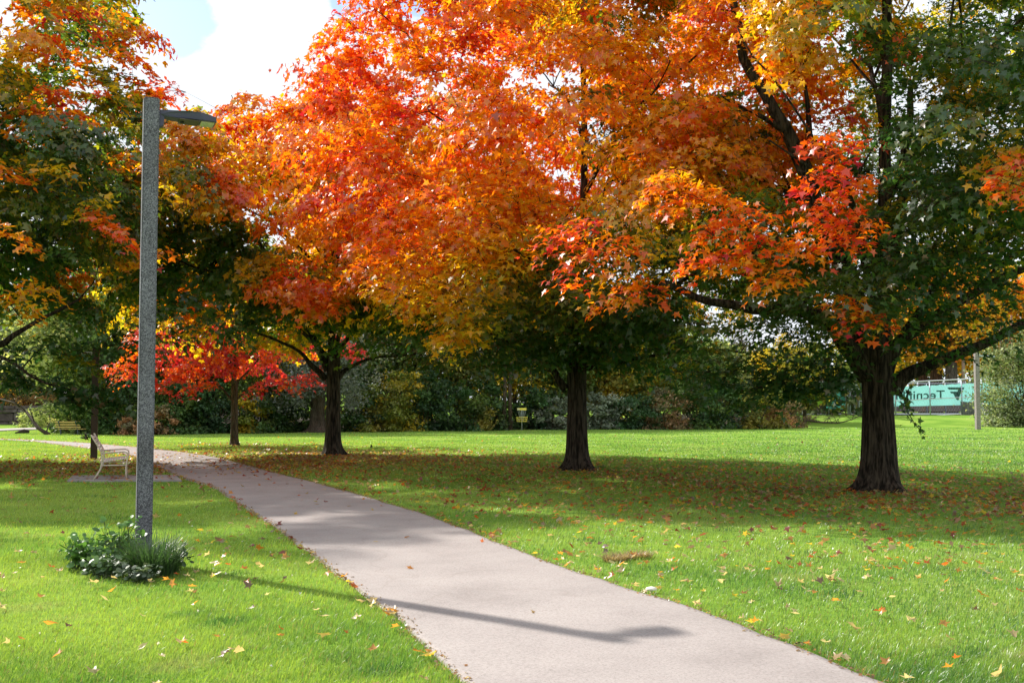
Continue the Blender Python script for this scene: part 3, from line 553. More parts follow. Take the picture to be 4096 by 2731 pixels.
# small red maple behind the path
b4 = G(234, 445.3); b4.z = gzf(b4.x, b4.y)
def t4f(p, u): return 0.97 + 0.20 * nz3(p, 0.9, 2) - 0.05 * (p[2] - 3)
f4 = field(t4f, [(P(180, 380, 42), .9, 0.82), (P(120, 365, 43), 1.0, 0.84)])
ex4 = [(P(x, y, Y), .5, min(1, t + .13)) for x, y, Y, t in ((112, 367, 43, .76), (125, 372, 43, .7), (140, 370, 43, .75), (160, 388, 43, .85), (170, 380, 43, .8), (300, 380, 43, .88), (312, 378, 43, .82), (290, 386, 43, .8), (275, 382, 43, .86), (255, 388, 43, .86), (205, 385, 43, .75), (190, 390, 43, .84), (320, 372, 43, .9))]
make_maple("maple_tree", b4, b4 + Vector((-0.2, 0, 0)), 4.2, 3.6, 2.6, 6.2, 0.145, 2.3,
    [(lim((234, 402, b4.y), (222, 388, b4.y), (205, 378, b4.y), (180, 365, b4.y)), .055, .02), (lim((236, 400, b4.y), (250, 388, b4.y), (270, 383, b4.y), (300, 372, b4.y)), .05, .015)],
    260, 24000, 0.13, f4, "small crimson maple with a slim trunk on the lawn behind the path", extras=ex4, seed=21, auto=6, barkm=M_BARKY, flare=0.5, spray_r=(0.35, 0.6), power=2.2)

# ------------------------------------------------------------------ the planting at the back of the field
def bush(name, x, y, h, wr, stops, n, label, cat, trunk=0.0, seed=0, low=0.12, mat=None, bark_m=None, leaf=0.2, wd=None, lumps=0.35, group=None, shape=2.2, stems=3, sky=0.0):
    rr = random.Random(seed + 100); z0 = gzf(x, y); root = empty(name, (x, y, z0)); tag(root, label, cat, group)
    wd = wd or wr * 0.8; n = int(n * 1.7); leaf = leaf * 1.12; K = max(30, int(n / 90)); cen = []; zc = low * h + (h * (1 - low)) * 0.5; hz = (h * (1 - low)) * 0.5
    while len(cen) < K:
        d = Vector((rr.gauss(0, 1), rr.gauss(0, 1), rr.gauss(0, 1))).normalized(); u = 0.3 + 0.7 * rr.random() ** 0.5
        k = (abs(d.x) ** shape + abs(d.y) ** shape + abs(d.z) ** shape) ** (-1 / shape)
        lump = 1 + lumps * nz3(tuple(d), 2.4, seed * 2.3 + 1)
        p = d * (u * lump * k)
        if low == 0 and rr.random() < .3: p.z = -rr.uniform(.75, 1)
        cen.append((p.x * wr, p.y * wd, max(0.12, zc + p.z * hz)))
    cen = np.array(cen); k = n // K; nn = k * K
    C0 = np.repeat(cen, k, 0); sr = 0.17 * (wr + hz) * rng.uniform(0.6, 1.3, K); srn = np.repeat(sr, k)[:, None]
    off = rng.normal(0, 0.5, (nn, 3)) * srn * np.array([1, 1, 0.6]); pos = C0 + off; pos[:, 2] = np.maximum(pos[:, 2], 0.05)
    nrm = unit(off) * 0.6 + rng.normal(0, 0.5, (nn, 3)) + np.array([0, 0, 0.6])
    cols = np.array(stops); ci = np.array([int((0.5 + 0.5 * max(-1, min(1, 2.1 * nz3(tuple(c), 1.1, seed)))) * (len(cols) - 1) + rr.random() * 0.9999) for c in cen]) % len(cols)
    C = 1.75 * cols[np.repeat(ci, k)] * rng.uniform(0.55, 1.35, (nn, 1)) * np.repeat(rng.uniform(0.75, 1.25, K), k)[:, None]
    mb_ = MB()
    if trunk > 0:
        mb_.tube([(0, 0, -0.1), (rr.uniform(-.1, .1), 0, h * 0.3), (rr.uniform(-.25, .25), rr.uniform(-.2, .2), h * 0.6), (0, 0, h * 0.9)], [trunk * 1.2, trunk, trunk * 0.65, 0.02], 8)
    for i in range(stems):
        a = rr.uniform(0, 6.28); e = Vector((math.cos(a) * wr * 0.5, math.sin(a) * wd * 0.5, h * rr.uniform(0.45, 0.85))); s = Vector((rr.uniform(-.2, .2), rr.uniform(-.2, .2), -0.05 if trunk == 0 else h * rr.uniform(0.15, 0.4)))
        mb_.tube([s, s.lerp(e, .5) + Vector((rr.uniform(-.2, .2), 0, .2)), e], [0.05, 0.035, 0.01], 5)
    for i in range(0, K, 3):
        c = Vector(cen[i]); s = Vector((c.x * .25, c.y * .25, c.z * .6)); mb_.tube([s, s.lerp(c, .6), c], [0.03, .02, .008], 4)
    mb_.build("trunk" if trunk > 0 else "stems", bark_m or M_BARKY, root, smooth=True)
    link("crown" if trunk > 0 else "foliage", leaves_mesh("foliage", pos, nrm, leaf * rng.uniform(0.6, 1.25, nn), np.clip(C, 0, .9), MLEAF, MLEAF_F), mat or M_FARLEAF, root)
    return root

DG = [(0.022,0.050,0.020),(0.030,0.070,0.022),(0.045,0.085,0.025),(0.028,0.055,0.026)]
MG = [(0.035,0.075,0.020),(0.06,0.11,0.025),(0.09,0.13,0.03),(0.05,0.085,0.03)]
OL = [(0.07,0.10,0.02),(0.13,0.14,0.025),(0.20,0.17,0.03),(0.10,0.11,0.03)]
YE = [(0.20,0.19,0.02),(0.34,0.26,0.02),(0.13,0.15,0.02),(0.42,0.30,0.03)]
GR = [(0.11,0.14,0.10),(0.16,0.19,0.14),(0.08,0.10,0.07),(0.20,0.22,0.18)]
PA = [(0.16,0.20,0.07),(0.24,0.27,0.10),(0.10,0.13,0.05),(0.30,0.30,0.12)]
BR = [(0.22,0.14,0.07),(0.16,0.12,0.06),(0.30,0.17,0.08),(0.12,0.11,0.06)]
OR = [(0.62,0.24,0.015),(0.72,0.34,0.02),(0.45,0.24,0.02),(0.66,0.16,0.02)]
def line_y(px): return float(np.interp(px, [-80, 110, 340, 600, 760, 860], [62, 61, 66, 73.6, 76.5, 81]))
def at(px, dy=0): y = line_y(px) + dy; return ((px - 512) / F * y, y)
front = [  # px, height, half width, colours, label, n, dy
 (98, 1.9, 1.5, MG, "low green shrub just past the far wooden bench", 1800, 1.0),
 (122, 3.0, 1.7, DG, "dark green shrub behind the brown lamp post", 2600, 1.5),
 (146, 1.6, 1.6, BR, "low brownish bramble mound between the brown lamp post and the stone lamp post", 1700, 0),
 (168, 3.3, 1.8, MG, "bright leafy shrub edging the lawn right of the stone lamp post", 2600, 0.8),
 (192, 2.9, 1.6, DG, "dark glossy shrub left of the small crimson maple's trunk", 2400, 0.3),
 (214, 3.1, 1.5, DG, "rounded dark shrub close on the left of the crimson maple's trunk", 2400, 0.6),
 (284, 3.0, 1.5, DG, "dark rounded shrub filling the gap left of the silvery tree", 2400, 1.6),
 (300, 2.2, 1.2, MG, "low green shrub tucked behind the silvery tree's swollen foot", 1800, 2.2),
 (246, 2.2, 1.3, YE, "small yellowing shrub close on the right of the crimson maple's trunk", 1600, 0.9),
 (262, 3.4, 1.4, MG, "green shrub between the crimson maple and the silvery tree", 2400, 0.8),
 (352, 3.2, 1.4, DG, "dark shrub just right of the orange maple's trunk by the path", 2200, 0.5),
 (376, 3.0, 1.6, OL, "ochre tinted shrub at the field edge, right of the path-side maple", 2400, 0),
 (398, 3.8, 1.7, YE, "shrub with a gold brown upper half at the field edge", 2800, 0.6),
 (424, 3.6, 1.7, DG, "tall dark shrub right of the gold brown one", 2600, 0.6),
 (450, 3.3, 1.6, DG, "broad dark shrub left of the twin-trunked tree", 2600, 0.3),
 (474, 2.7, 1.4, OL, "olive shrub close left of the twin-trunked tree", 2000, 0.2),
 (492, 3.1, 1.3, MG, "greenish shrub immediately left of the yellow disc golf basket", 2000, 0.8),
 (536, 2.6, 1.6, DG, "dark shrub immediately right of the disc golf basket", 2200, 0.9),
 (556, 2.0, 1.4, GR, "grey green shrub left of the second maple trunk", 2000, 0),
 (604, 2.3, 1.7, GR, "grey green shrub right of the second maple trunk", 2600, 0),
 (632, 2.5, 1.8, DG, "bluish dark bush at the field edge under the hanging maple boughs", 2600, 0),
 (662, 2.7, 1.8, BR, "brown green bush at the field edge between darker bushes", 2600, 0.2),
 (692, 3.2, 1.9, MG, "tall leafy bush beneath the orange hanging spray", 2800, 0.2),
 (722, 3.6, 2.0, DG, "dark blue-green bush, the tallest of the right field edge", 2900, 0),
 (756, 2.9, 2.0, OL, "olive bush behind the lowest hanging maple bough", 2600, 0),
 (786, 2.0, 1.6, BR, "low brownish bush beside the fallen branches", 2200, 0)]
for i, (px, h, wr, c, lb, n, dy) in enumerate(front):
    x, y = at(px, dy); bush("shrub", x, y, h, wr, c, n, lb, "shrub", seed=i + 1, low=0.0, leaf=0.17, group="shrubs along the far edge of the field")
back = [
 (70, 8.5, 3.4, PA, "thin pale green tree behind the far wooden bench", 4200, 5),
 (105, 10.0, 3.2, MG, "green tree rising behind the brown lamp post", 4800, 4),
 (140, 10.5, 3.2, OL, "olive tree behind the stone lamp post", 4800, 4.5),
 (176, 10.5, 3.4, DG, "dark tree just right of the stone lamp post at the field edge", 4800, 4),
 (212, 10.0, 3.2, MG, "green tree behind the small crimson maple, left of its trunk", 4800, 4.5),
 (250, 10.5, 3.2, YE, "yellow green tree behind the small crimson maple, right of its trunk", 4800, 4),
 (352, 10.0, 3.4, DG, "dark tree behind the trunk of the path-side orange maple", 4800, 4.5),
 (392, 10.5, 3.4, MG, "green tree above the gold brown shrub", 4800, 4.5),
 (430, 9.5, 3.2, OL, "olive tree in the gap between the first two orange maples", 4800, 4),
 (462, 10.0, 3.0, DG, "dark tree left of the twin grey trunks", 4600, 4.5),
 (515, 10.0, 3.0, YE, "golden leaved tree behind the disc golf basket", 4800, 4),
 (552, 9.5, 3.2, MG, "green tree between the basket and the second maple trunk", 4800, 4),
 (596, 8.5, 3.2, OL, "olive tree just right of the second maple trunk at the field edge", 4600, 4),
 (636, 7.5, 3.2, YE, "yellowing tree above the bluish bush", 4400, 4),
 (676, 7.0, 3.2, MG, "green tree behind the brown green bush", 4200, 4),
 (716, 6.4, 3.0, PA, "pale green tree with sky showing above it, left of the bare grey tree", 4000, 5),
 (786, 6.2, 3.0, YE, "bright yellow tree left of the thick maple trunk", 4000, 8),
 (804, 4.6, 2.0, OL, "low olive tree left of the court fence", 3600, 9)]
for i, (px, h, wr, c, lb, n, dy) in enumerate(back):
    x, y = at(px, dy); bush("broadleaf_tree", x, y, h, wr, c, n, lb, "tree", trunk=0.13, seed=i + 41, low=0.16, leaf=0.24, group="trees behind the field edge", stems=5)
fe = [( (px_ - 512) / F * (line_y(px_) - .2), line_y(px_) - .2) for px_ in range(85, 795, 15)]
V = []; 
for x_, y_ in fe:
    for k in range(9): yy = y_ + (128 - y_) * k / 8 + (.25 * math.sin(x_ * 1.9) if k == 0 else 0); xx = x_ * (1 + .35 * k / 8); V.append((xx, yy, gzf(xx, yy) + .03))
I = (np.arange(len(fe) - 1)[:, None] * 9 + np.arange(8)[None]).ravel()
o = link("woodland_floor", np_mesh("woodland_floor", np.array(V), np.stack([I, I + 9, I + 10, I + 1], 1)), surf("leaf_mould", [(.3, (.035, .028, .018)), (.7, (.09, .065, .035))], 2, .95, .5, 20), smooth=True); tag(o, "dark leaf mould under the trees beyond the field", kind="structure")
# a silvery tree with a gnarled foot
x, y = at(318, -0.6); z0 = gzf(x, y)
root = empty("silver_tree", (x, y, z0)); tag(root, "silvery grey leaved tree with a swollen gnarled trunk foot beside the path-side maple", "tree")
tm = trunk_mesh(Vector((0, 0, 0)), 2.6, 0.36, 77, 1.1, rings=40, seg=48, ridge=0.35, roots=7); tm.build("trunk", M_BARKY, root, smooth=True)
bm_ = MB()
for i in range(9):
    a = i * 0.7; bm_.tube([(0, 0, 2.2), (math.cos(a) * 1.2, math.sin(a) * .8, 3.4), (math.cos(a) * 2.4, math.sin(a) * 1.4, 4.6 + .3 * (i % 3))], [.22, .12, .03], 7)
bm_.build("branches", M_BARKG, root, smooth=True)
K = 110; cn_ = np.stack([rng.normal(0.1, 1.55, K), rng.normal(-0.8, 0.7, K), rng.uniform(1.5, 5.4, K)], 1); cn_ = cn_[~((np.abs(cn_[:, 0] - .3) < .9) & (cn_[:, 2] < 2.3))]; K = len(cn_); k = 110
off = rng.normal(0, .33, (K * k, 3)); pos = np.repeat(cn_, k, 0) + off
link("crown", leaves_mesh("crown", pos, off + rng.normal(0, .4, (K * k, 3)) + np.array([0, 0, .5]), rng.uniform(.10, .2, K * k), np.array([0.20, 0.22, 0.20]) * rng.uniform(.6, 1.3, (K * k, 1)), MLEAF, MLEAF_F), M_FARLEAF, root)
# twin grey trunks and two lean poles of trees, with thin high crowns
def tall_tree(px, dy, h, tr, lb, lean=0.3, two=False, n=1800, cols=OL, seed=0):
    x, y = at(px, dy); r_ = empty("slender_tree", (x, y, gzf(x, y))); tag(r_, lb, "tree")
    rr = random.Random(seed); m_ = MB()
    for s in ((-0.22, 0.22) if two else (0,)):
        m_.tube([(s, 0, -.1), (s * .7 + lean * .2, 0, h * .3), (s * 1.2 + lean * .6, 0.1, h * .6), (s + lean, 0, h)], [tr * 1.25, tr, tr * .8, .03], 9)
    for i in range(7):
        z_ = h * rr.uniform(.35, .9); a = rr.uniform(0, 6.28); m_.tube([(lean * z_ / h, 0, z_), (lean * z_ / h + math.cos(a) * .8, math.sin(a) * .5, z_ + .5), (lean * z_ / h + math.cos(a) * 1.6, math.sin(a), z_ + .8)], [.04, .025, .008], 5)
    m_.build("trunk", M_BARKY, r_, smooth=True)
    C0 = np.stack([rng.normal(lean, 1.1, n), rng.normal(0, .9, n), rng.uniform(h * .42, h * 1.05, n)], 1)
    link("crown", leaves_mesh("crown", C0, rng.normal(0, .6, (n, 3)) + np.array([0, 0, .6]), rng.uniform(.12, .25, n), np.array(cols)[rng.integers(0, len(cols), n)] * rng.uniform(.7, 1.3, (n, 1)), MLEAF, MLEAF_F), M_FARLEAF, r_)
tall_tree(507, -0.3, 9.0, 0.11, "slim tree with two brown trunks side by side left of the basket", two=True, seed=2, lean=.15)
tall_tree(531, 1.6, 9.5, 0.07, "thin straight trunk rising right behind the basket", seed=3, lean=-.1)
tall_tree(209, 1.2, 9.0, 0.10, "slim grey trunk seen just left of the crimson maple", seed=4, lean=-.2, cols=MG)
tall_tree(267, 0.6, 9.0, 0.09, "slim grey trunk halfway between the crimson maple and the silvery tree", seed=5, lean=.2, cols=MG)
tall_tree(279, 2.2, 8.5, 0.07, "thin trunk close left of the silvery tree", seed=6, lean=.4, cols=YE)
# bare grey tree against the sky
x, y = at(742, 12); r_ = empty("bare_tree", (x, y, gzf(x, y))); tag(r_, "nearly bare grey tree against the bright sky left of the thick maple trunk", "tree")
m_ = MB(); rr = random.Random(5); m_.tube([(0, 0, -.1), (.1, 0, 3), (0, 0, 7.5)], [.16, .12, .03], 8)
for i in range(60):
    z_ = rr.uniform(2.5, 7.3); a = rr.uniform(0, 6.28); l_ = rr.uniform(.8, 2.2) * (1.2 - z_ / 9)
    e1 = Vector((math.cos(a) * l_, math.sin(a) * l_, z_ + l_ * .7)); m_.tube([(0, 0, z_), e1 * .5 + Vector((0, 0, z_ * .5 + .1)), e1], [.04, .025, .008], 4)
    for j in range(3): e2 = e1 + Vector((rr.gauss(0, .4), rr.gauss(0, .4), rr.uniform(.1, .6))); m_.tube([e1.lerp(Vector((0, 0, z_)), .3 * j), e2], [.015, .006], 3)
m_.build("trunk", M_BARKG, r_, smooth=True)
n = 2600; C0 = np.stack([rng.normal(0, 1.1, n), rng.normal(0, 1, n), rng.uniform(3, 8, n)], 1)
link("crown", leaves_mesh("crown", C0, rng.normal(0, 1, (n, 3)), rng.uniform(.06, .13, n), np.array([0.24, 0.20, 0.15]) * rng.uniform(.6, 1.2, (n, 1)), MLEAF, MLEAF_F), M_FARLEAF, r_)

# scrubby trees and brambles on the bank at the far left
for i, (px, Y, h, wr, c, lb) in enumerate([(8, 104, 8.5, 3.2, GR, "greyish thin tree on the bank at the far left above the block wall"), (34, 108, 9, 3.4, PA, "pale twiggy tree on the bank behind the leaning dead branch"), (-14, 112, 9, 3.5, YE, "yellow leaved tree at the far left edge of the bank"), (58, 100, 7.5, 3.0, OL, "olive tree on the bank above the far wooden bench")]):
    bush("bank_tree", (px - 512) / F * Y, Y, h, wr, c, 2600, lb, "tree", trunk=0.12, seed=i + 70, low=0.1, leaf=0.24, bark_m=M_BARKG, stems=8)
for i, (px, Y, h, wr, c, lb) in enumerate([(24, 97, 1.3, 2.6, OR, "rusty orange bramble patch above the block wall"), (6, 98, 1.0, 3.0, PA, "straw coloured weeds at the left above the block wall"), (42, 95.5, 1.6, 2.4, BR, "brown dried bramble at the right end of the block wall"), (50, 80, 1.7, 2.0, PA, "light green shrub at the right end of the block wall")]):
    bush("bramble", (px - 512) / F * Y, Y, h, wr, [tuple(v * .6 + .03 for v in q) for q in c] if i == 0 else c, 1500, lb, "shrub", seed=i + 80, low=0, leaf=0.17)
bush("shrub", (83 - 512) / F * 64, 64, 2.2, 1.7, MG, 2200, "loose green shrub directly behind the slatted wooden bench", "shrub", seed=90, low=0, leaf=.16)
bush("shrub", (87 - 512) / F * 51, 51, 0.32, 0.25, DG, 60, "tiny dark green weed on the lawn behind the cream bench's back", "weed", seed=91, low=0, leaf=.09, stems=2)

# wooded mass far behind everything
n = 26000; px = rng.uniform(-300, 860, n); Yw = rng.uniform(92, 128, n)
X = (px - 512) / F * Yw; hh = np.interp(px, [-300, 0, 60, 300, 560, 680, 760, 860], [9, 6.5, 10, 13, 11, 8, 5.5, 4]) * (1 + 0.18 * np.sin(X * .55) + 0.12 * np.sin(X * 1.7 + 1))
Z = gz(X, Yw) + hh * rng.random(n) ** 0.8
cw = np.array(DG + MG + OL)[rng.integers(0, 12, n)] * rng.uniform(.6, 1.2, (n, 1))
o = link("distant_wood", leaves_mesh("distant_wood", np.stack([X, Yw, Z], 1), rng.normal(0, .7, (n, 3)) + np.array([0, -.3, .5]), rng.uniform(.5, 1.1, n), cw, MLEAF, MLEAF_F), M_FARLEAF)
tag(o, "dense distant wood closing the view behind the park trees", kind="stuff")

# tall trees behind the court
for i, (px, Y, h, wr, tr, c, bk, lb) in enumerate([
    (923, 124, 17, 5.0, .50, OR, M_BARKR, "orange tree with a reddish trunk behind the court banner"),
    (936, 122, 18, 5.0, .62, OR, M_BARKR, "big reddish trunk with golden leaves directly left of the grey trunk"),
    (951, 120, 19, 5.0, .62, OR, M_BARKG, "thick pale grey trunk with golden leaves above the banner"),
    (975, 126, 17, 4.6, .25, OR, M_BARKY, "slim dark trunk with amber leaves behind the weathered lamp post"),
    (994, 128, 17, 4.6, .30, YE, M_BARKY, "dark leaning trunk with yellow leaves near the rusty mast"),
    (868, 128, 11, 4.2, .22, YE, M_BARKY, "bright yellow tree behind the court gate left of the thick trunk"),
    (1030, 125, 16, 5.0, .3, OR, M_BARKY, "amber tree at the right edge behind the silvery bush")]):
    x = (px - 512) / F * Y; r_ = bush("tall_tree", x, Y, h, wr, [tuple(np.array(q) * np.array([.9, 1.0, 1])) for q in c], 5200, lb, "tree", trunk=tr, seed=i + 120, low=0.27, leaf=.34, bark_m=bk, stems=5, shape=2.6)
n = 5000; px = rng.uniform(850, 1200, n); Yw = rng.uniform(132, 150, n); X = (px - 512) / F * Yw
Z = gz(X, Yw) + 8.5 * rng.random(n); cw = np.array(DG + YE)[rng.integers(0, 8, n)] * rng.uniform(.5, 1.2, (n, 1))
o = link("distant_undergrowth", leaves_mesh("distant_undergrowth", np.stack([X, Yw, Z], 1), rng.normal(0, .7, (n, 3)) + np.array([0, -.3, .5]), rng.uniform(.5, 1.0, n), cw, MLEAF, MLEAF_F), M_FARLEAF)
tag(o, "dark undergrowth behind the court", kind="stuff")
# silvery bush on the right
bush("silver_bush", (1022 - 512) / F * 82, 82, 6.9, 3.0, [(0.10,0.14,0.05),(0.16,0.19,0.09),(0.06,0.09,0.03),(0.21,0.23,0.13)], 17000, "tall pale silvery green bush at the right edge beside the court", "bush", seed=140, low=0.0, leaf=.16, lumps=.3, stems=8, wd=2.6, shape=2.4)

# ------------------------------------------------------------------ court fence with its banner
YF = 97.0
M_GALV = surf("galvanised_steel", [(0.3, (0.30, 0.35, 0.42)), (0.7, (0.48, 0.53, 0.58))], 5, 0.45, 0, metal=0.3)
M_RAIL = surf("pale_rail", [(0.3, (0.55, 0.57, 0.60)), (0.7, (0.75, 0.76, 0.78))], 5, 0.4, 0)
M_BAN = leaf_mat("banner_mesh", .6, .0, .8, (1, 1, 1), False, (.27, .66, .60))
M_INK = surf("banner_print", [(0.3, (0.03, 0.115, 0.10)), (0.7, (0.045, 0.14, 0.12))], 3, 0.8, 0)
def fx(px): return (px - 512) / F * YF
def fz(py): return P(500, py, YF).z
bf = empty("court_fence", (fx(900), YF, gzf(fx(900), YF))); tag(bf, "tall steel chain-link fence along the tennis court behind the thick maple trunk", "fence")
b0f = bf.location.copy()
def rel(p): return Vector(p) - b0f
posts = [858.5, 895, 929.5, 961.3, 981.5, 1012, 1045, 1080, 1120]
zt0, zt1 = fz(381.5), fz(377.6)
def top_z(px): return float(np.interp(px, [830, 895, 981, 1120], [fz(382.6), fz(382.2), fz(377.8), fz(375.5)]))
for px in posts:
    m_ = MB(); x = fx(px); m_.tube([rel((x, YF, gzf(x, YF) - .1)), rel((x, YF, top_z(px) + .06))], .055 if px != 981.5 else .085, 8); m_.build("fence_post", M_GALV, bf, smooth=True)
for nm, dz, r_ in (("top_rail", 0, .05), ("middle_rail", -1.53, .035), ("bottom_rail", -2.95, .03)):
    m_ = MB(); m_.tube([rel((fx(px), YF - .06, top_z(px) + dz)) for px in (858.5, 895, 929.5, 961, 981, 1012, 1120)], r_, 7); m_.build(nm, M_RAIL, bf, smooth=True)
# chain-link wires as fine diagonal strands
m_ = MB()
for i in range(0, 110):
    x = fx(858.5) + i * .22
    if x > fx(1115): break
    z0_ = gzf(x, YF) + .05; zt_ = top_z(512 + x / YF * F) - .03
    for s in (1, -1):
        x1 = x + s * (zt_ - z0_) * .55; m_.tube([rel((x, YF + .01, z0_)), rel((x1, YF + .01, zt_))], .004, 3, False)
m_.build("chain_link", M_GALV, bf)
# banner
bt = empty("court_banner", (fx(930), YF + .10, fz(394))); tag(bt, "turquoise mesh windscreen banner with reversed lettering hung on the court fence", "banner")
bx0, bx1 = fx(872), fx(1046); V = []; nu, nv = 90, 10
for i in range(nu + 1):
    px = 872 + (1046 - 872) * i / nu; x = fx(px); ztop = top_z(px) - .36 - .05 * abs(math.sin(i * .7)) * (i % 7 != 0); zb = fz(float(np.interp(px, [872, 895, 960, 1046], [406.2, 406.0, 404.6, 404.0])))
    for j in range(nv + 1):
        t = j / nv; V.append((x - bt.location.x, 0.025 * math.sin(i * .45 + t * 2) * math.sin(math.pi * t), zb + (ztop - zb) * t - bt.location.z))
I = (np.arange(nu)[:, None] * (nv + 1) + np.arange(nv)[None]).ravel()
link("fabric", np_mesh("fabric", np.array(V), np.stack([I, I + nv + 1, I + nv + 2, I + 1], 1)), M_BAN, bt, True)
def text_mesh(s, size, name):
    cu = bpy.data.curves.new(name, "FONT"); cu.body = s; cu.size = size; cu.extrude = 0.004; cu.offset = 0.012; cu.space_character = 1.02
    to = bpy.data.objects.new(name, cu); COL.objects.link(to); dg = bpy.context.evaluated_depsgraph_get(); dg.update()
    me = bpy.data.meshes.new_from_object(to.evaluated_get(dg)); bpy.data.objects.remove(to); bpy.data.curves.remove(cu); return me
me = text_mesh("Tecnifibre", 1.0, "banner_lettering")
co = np.zeros(len(me.vertices) * 3, np.float32); me.vertices.foreach_get("co", co); co = co.reshape(-1, 3)
wpx = fx(944.7) - fx(886.0); hcap = fz(395.6) - fz(404.4)   # reads right to left: seen from behind
xm, xM = co[:, 0].min(), co[:, 0].max(); ym, yM = 0.0, co[:, 1].max()
nx = fx(944.7) - (co[:, 0] - xm) / (xM - xm) * wpx; nzv = (co[:, 1] - ym) / (yM - ym) * (fz(389.6) - fz(398.3)) * 1.06 
base_z = np.interp(nx, [fx(886), fx(944.7)], [fz(399.2), fz(398.2)])
newco = np.stack([nx - bt.location.x, -0.035 - co[:, 2], base_z + nzv * 0.93 - bt.location.z], 1).astype(np.float32)
me.vertices.foreach_set("co", newco.ravel()); me.update(); link("banner_lettering", me, M_INK, bt)
# the mark: two slanted strokes, also mirrored   (pixel positions -> metres on the fence)
def mk(polys, name):
    m_ = MB()
    for pl in polys: m_.prism([(fx(a) - bt.location.x, fz(b) - bt.location.z) for a, b in pl], -.045, -.037)
    return m_.build(name, M_INK, bt)
sx = lambda u: 837.5 + u / 3.153 / 4; sy = lambda v: 375 + v / 3.153 / 4
mk([[(sx(1385), sy(148)), (sx(1602), sy(148)), (sx(1588), sy(178)), (sx(1403), sy(178))],
    [(sx(1520), sy(178)), (sx(1562), sy(178)), (sx(1542), sy(262)), (sx(1500), sy(246))],
    [(sx(1415), sy(202)), (sx(1520), sy(202)), (sx(1514), sy(226)), (sx(1432), sy(226))],
    [(sx(1456), sy(226)), (sx(1514), sy(226)), (sx(1535), sy(266)), (sx(1520), sy(316)), (sx(1492), sy(296))]], "banner_mark")
# left wing of the fence with the gate
lf = empty("court_gate", (fx(850), YF - .2, gzf(fx(850), YF))); tag(lf, "narrow steel frame gate in the court fence left of the thick maple trunk", "gate")
q0 = lf.location.copy()
for px, h_ in ((846.5, 382), (848.8, 380), (853.5, 380)):
    m_ = MB(); x = fx(px); m_.tube([Vector((x, YF - .2, gzf(x, YF) - .05)) - q0, Vector((x, YF - .2, fz(h_))) - q0], .06, 7); m_.build("gate_post", M_GALV, lf, smooth=True)
for py in (384.5, 388.8, 397, 413.5):
    m_ = MB(); m_.tube([Vector((fx(846.5), YF - .2, fz(py))) - q0, Vector((fx(858), YF - .2, fz(py))) - q0], .035, 6); m_.build("gate_rail", M_RAIL, lf, smooth=True)
m_ = MB(); m_.box(Vector((fx(849), YF - .1, fz(404) )) - q0, Vector((fx(857.6), YF - .07, fz(390))) - q0); m_.build("gate_panel", surf("brown_panel", [(.3, (.10, .085, .08)), (.7, (.16, .13, .12))], 3), lf)
l2 = empty("side_banner", (fx(838), YF, gzf(fx(838), YF))); tag(l2, "short turquoise windscreen piece on the court fence left of the gate", "banner")
q0 = l2.location.copy(); m_ = MB()
m_.box(Vector((fx(826), YF, fz(408.5))) - q0, Vector((fx(844.5), YF + .03, fz(385.2))) - q0); m_.build("fabric", M_BAN, l2)
for px in (828, 844.8):
    m_ = MB(); m_.tube([Vector((fx(px), YF - .06, gzf(fx(px), YF) - .05)) - q0, Vector((fx(px), YF - .06, fz(383.5))) - q0], .05, 7); m_.build("fence_post", M_GALV, l2, smooth=True)
# court surface and the low brown backstop on its far side
M_COURT = surf("court_surface", [(.3, (.10, .12, .14)), (.7, (.14, .16, .18))], 2, .9, .1)
V = []; A_ = [(fx(800), YF + .4), (fx(1160), YF + .4), (fx(1160) + 4, YF + 19), (fx(800) - 2, YF + 19)]
m_ = MB(); m_.add([(x, y, gzf(x, y) + .02 + (0.72 - gzf(x, y)) * 1.0) for x, y in A_], [(0, 1, 2, 3)]); o = m_.build("court", M_COURT); tag(o, "dark hard court surface behind the fence", kind="structure")
rf = empty("far_court_fence", (fx(900) * 1.2, YF + 18.6, .72)); tag(rf, "second steel fence along the court's far side with brown screening", "fence")
m_ = MB()
for i in range(26):
    x = -9 + i * 1.9; m_.tube([(x, 0, 0), (x, 0, 3.0 + .1 * (i % 3))], .05, 6)
m_.tube([(-9, 0, 3.0), (39, 0, 3.05)], .045, 6); m_.build("post_row", M_GALV, rf, smooth=True)
m_ = MB(); m_.box((-9, .1, .15), (39, .13, 2.6)); m_.build("screen", surf("brown_screen", [(.3, (.12, .10, .09)), (.55, (.17, .13, .11)), (.8, (.26, .15, .09))], .8), rf)

# weathered slatted bin by the fence
M_WOODG = surf("weathered_wood", [(.3, (.08, .085, .085)), (.7, (.20, .20, .19))], 6, .9, .3, 40, stretch=(1, 1, .2))
x0 = fx(972) * .985; yb = YF - 1.6; wb = empty("slatted_bin", (x0, yb, gzf(x0, yb)), R(-12)); tag(wb, "weathered grey slatted wooden bin standing against the court fence", "bin")
for i in range(9):
    m_ = MB(); x = -.75 + i * .17; m_.beam((x, 0, 0), (x - .02 * i, 0, 1.15 - .03 * (i % 3)), .13, .03, Vector((0, 1, 0))); m_.build("slat", M_WOODG, wb)
for z in (.2, .45, .7, .95):
    m_ = MB(); m_.box((.80, .05, z - .07), (.84, 1.2, z + .07)); m_.build("side_board", M_RAIL, wb)
m_ = MB(); m_.box((-.82, 0.05, 0), (-.78, 1.2, 1.15)); m_.box((-.8, 1.2, 0), (.8, 1.24, 1.1)); m_.build("back_boards", M_WOODG, wb)

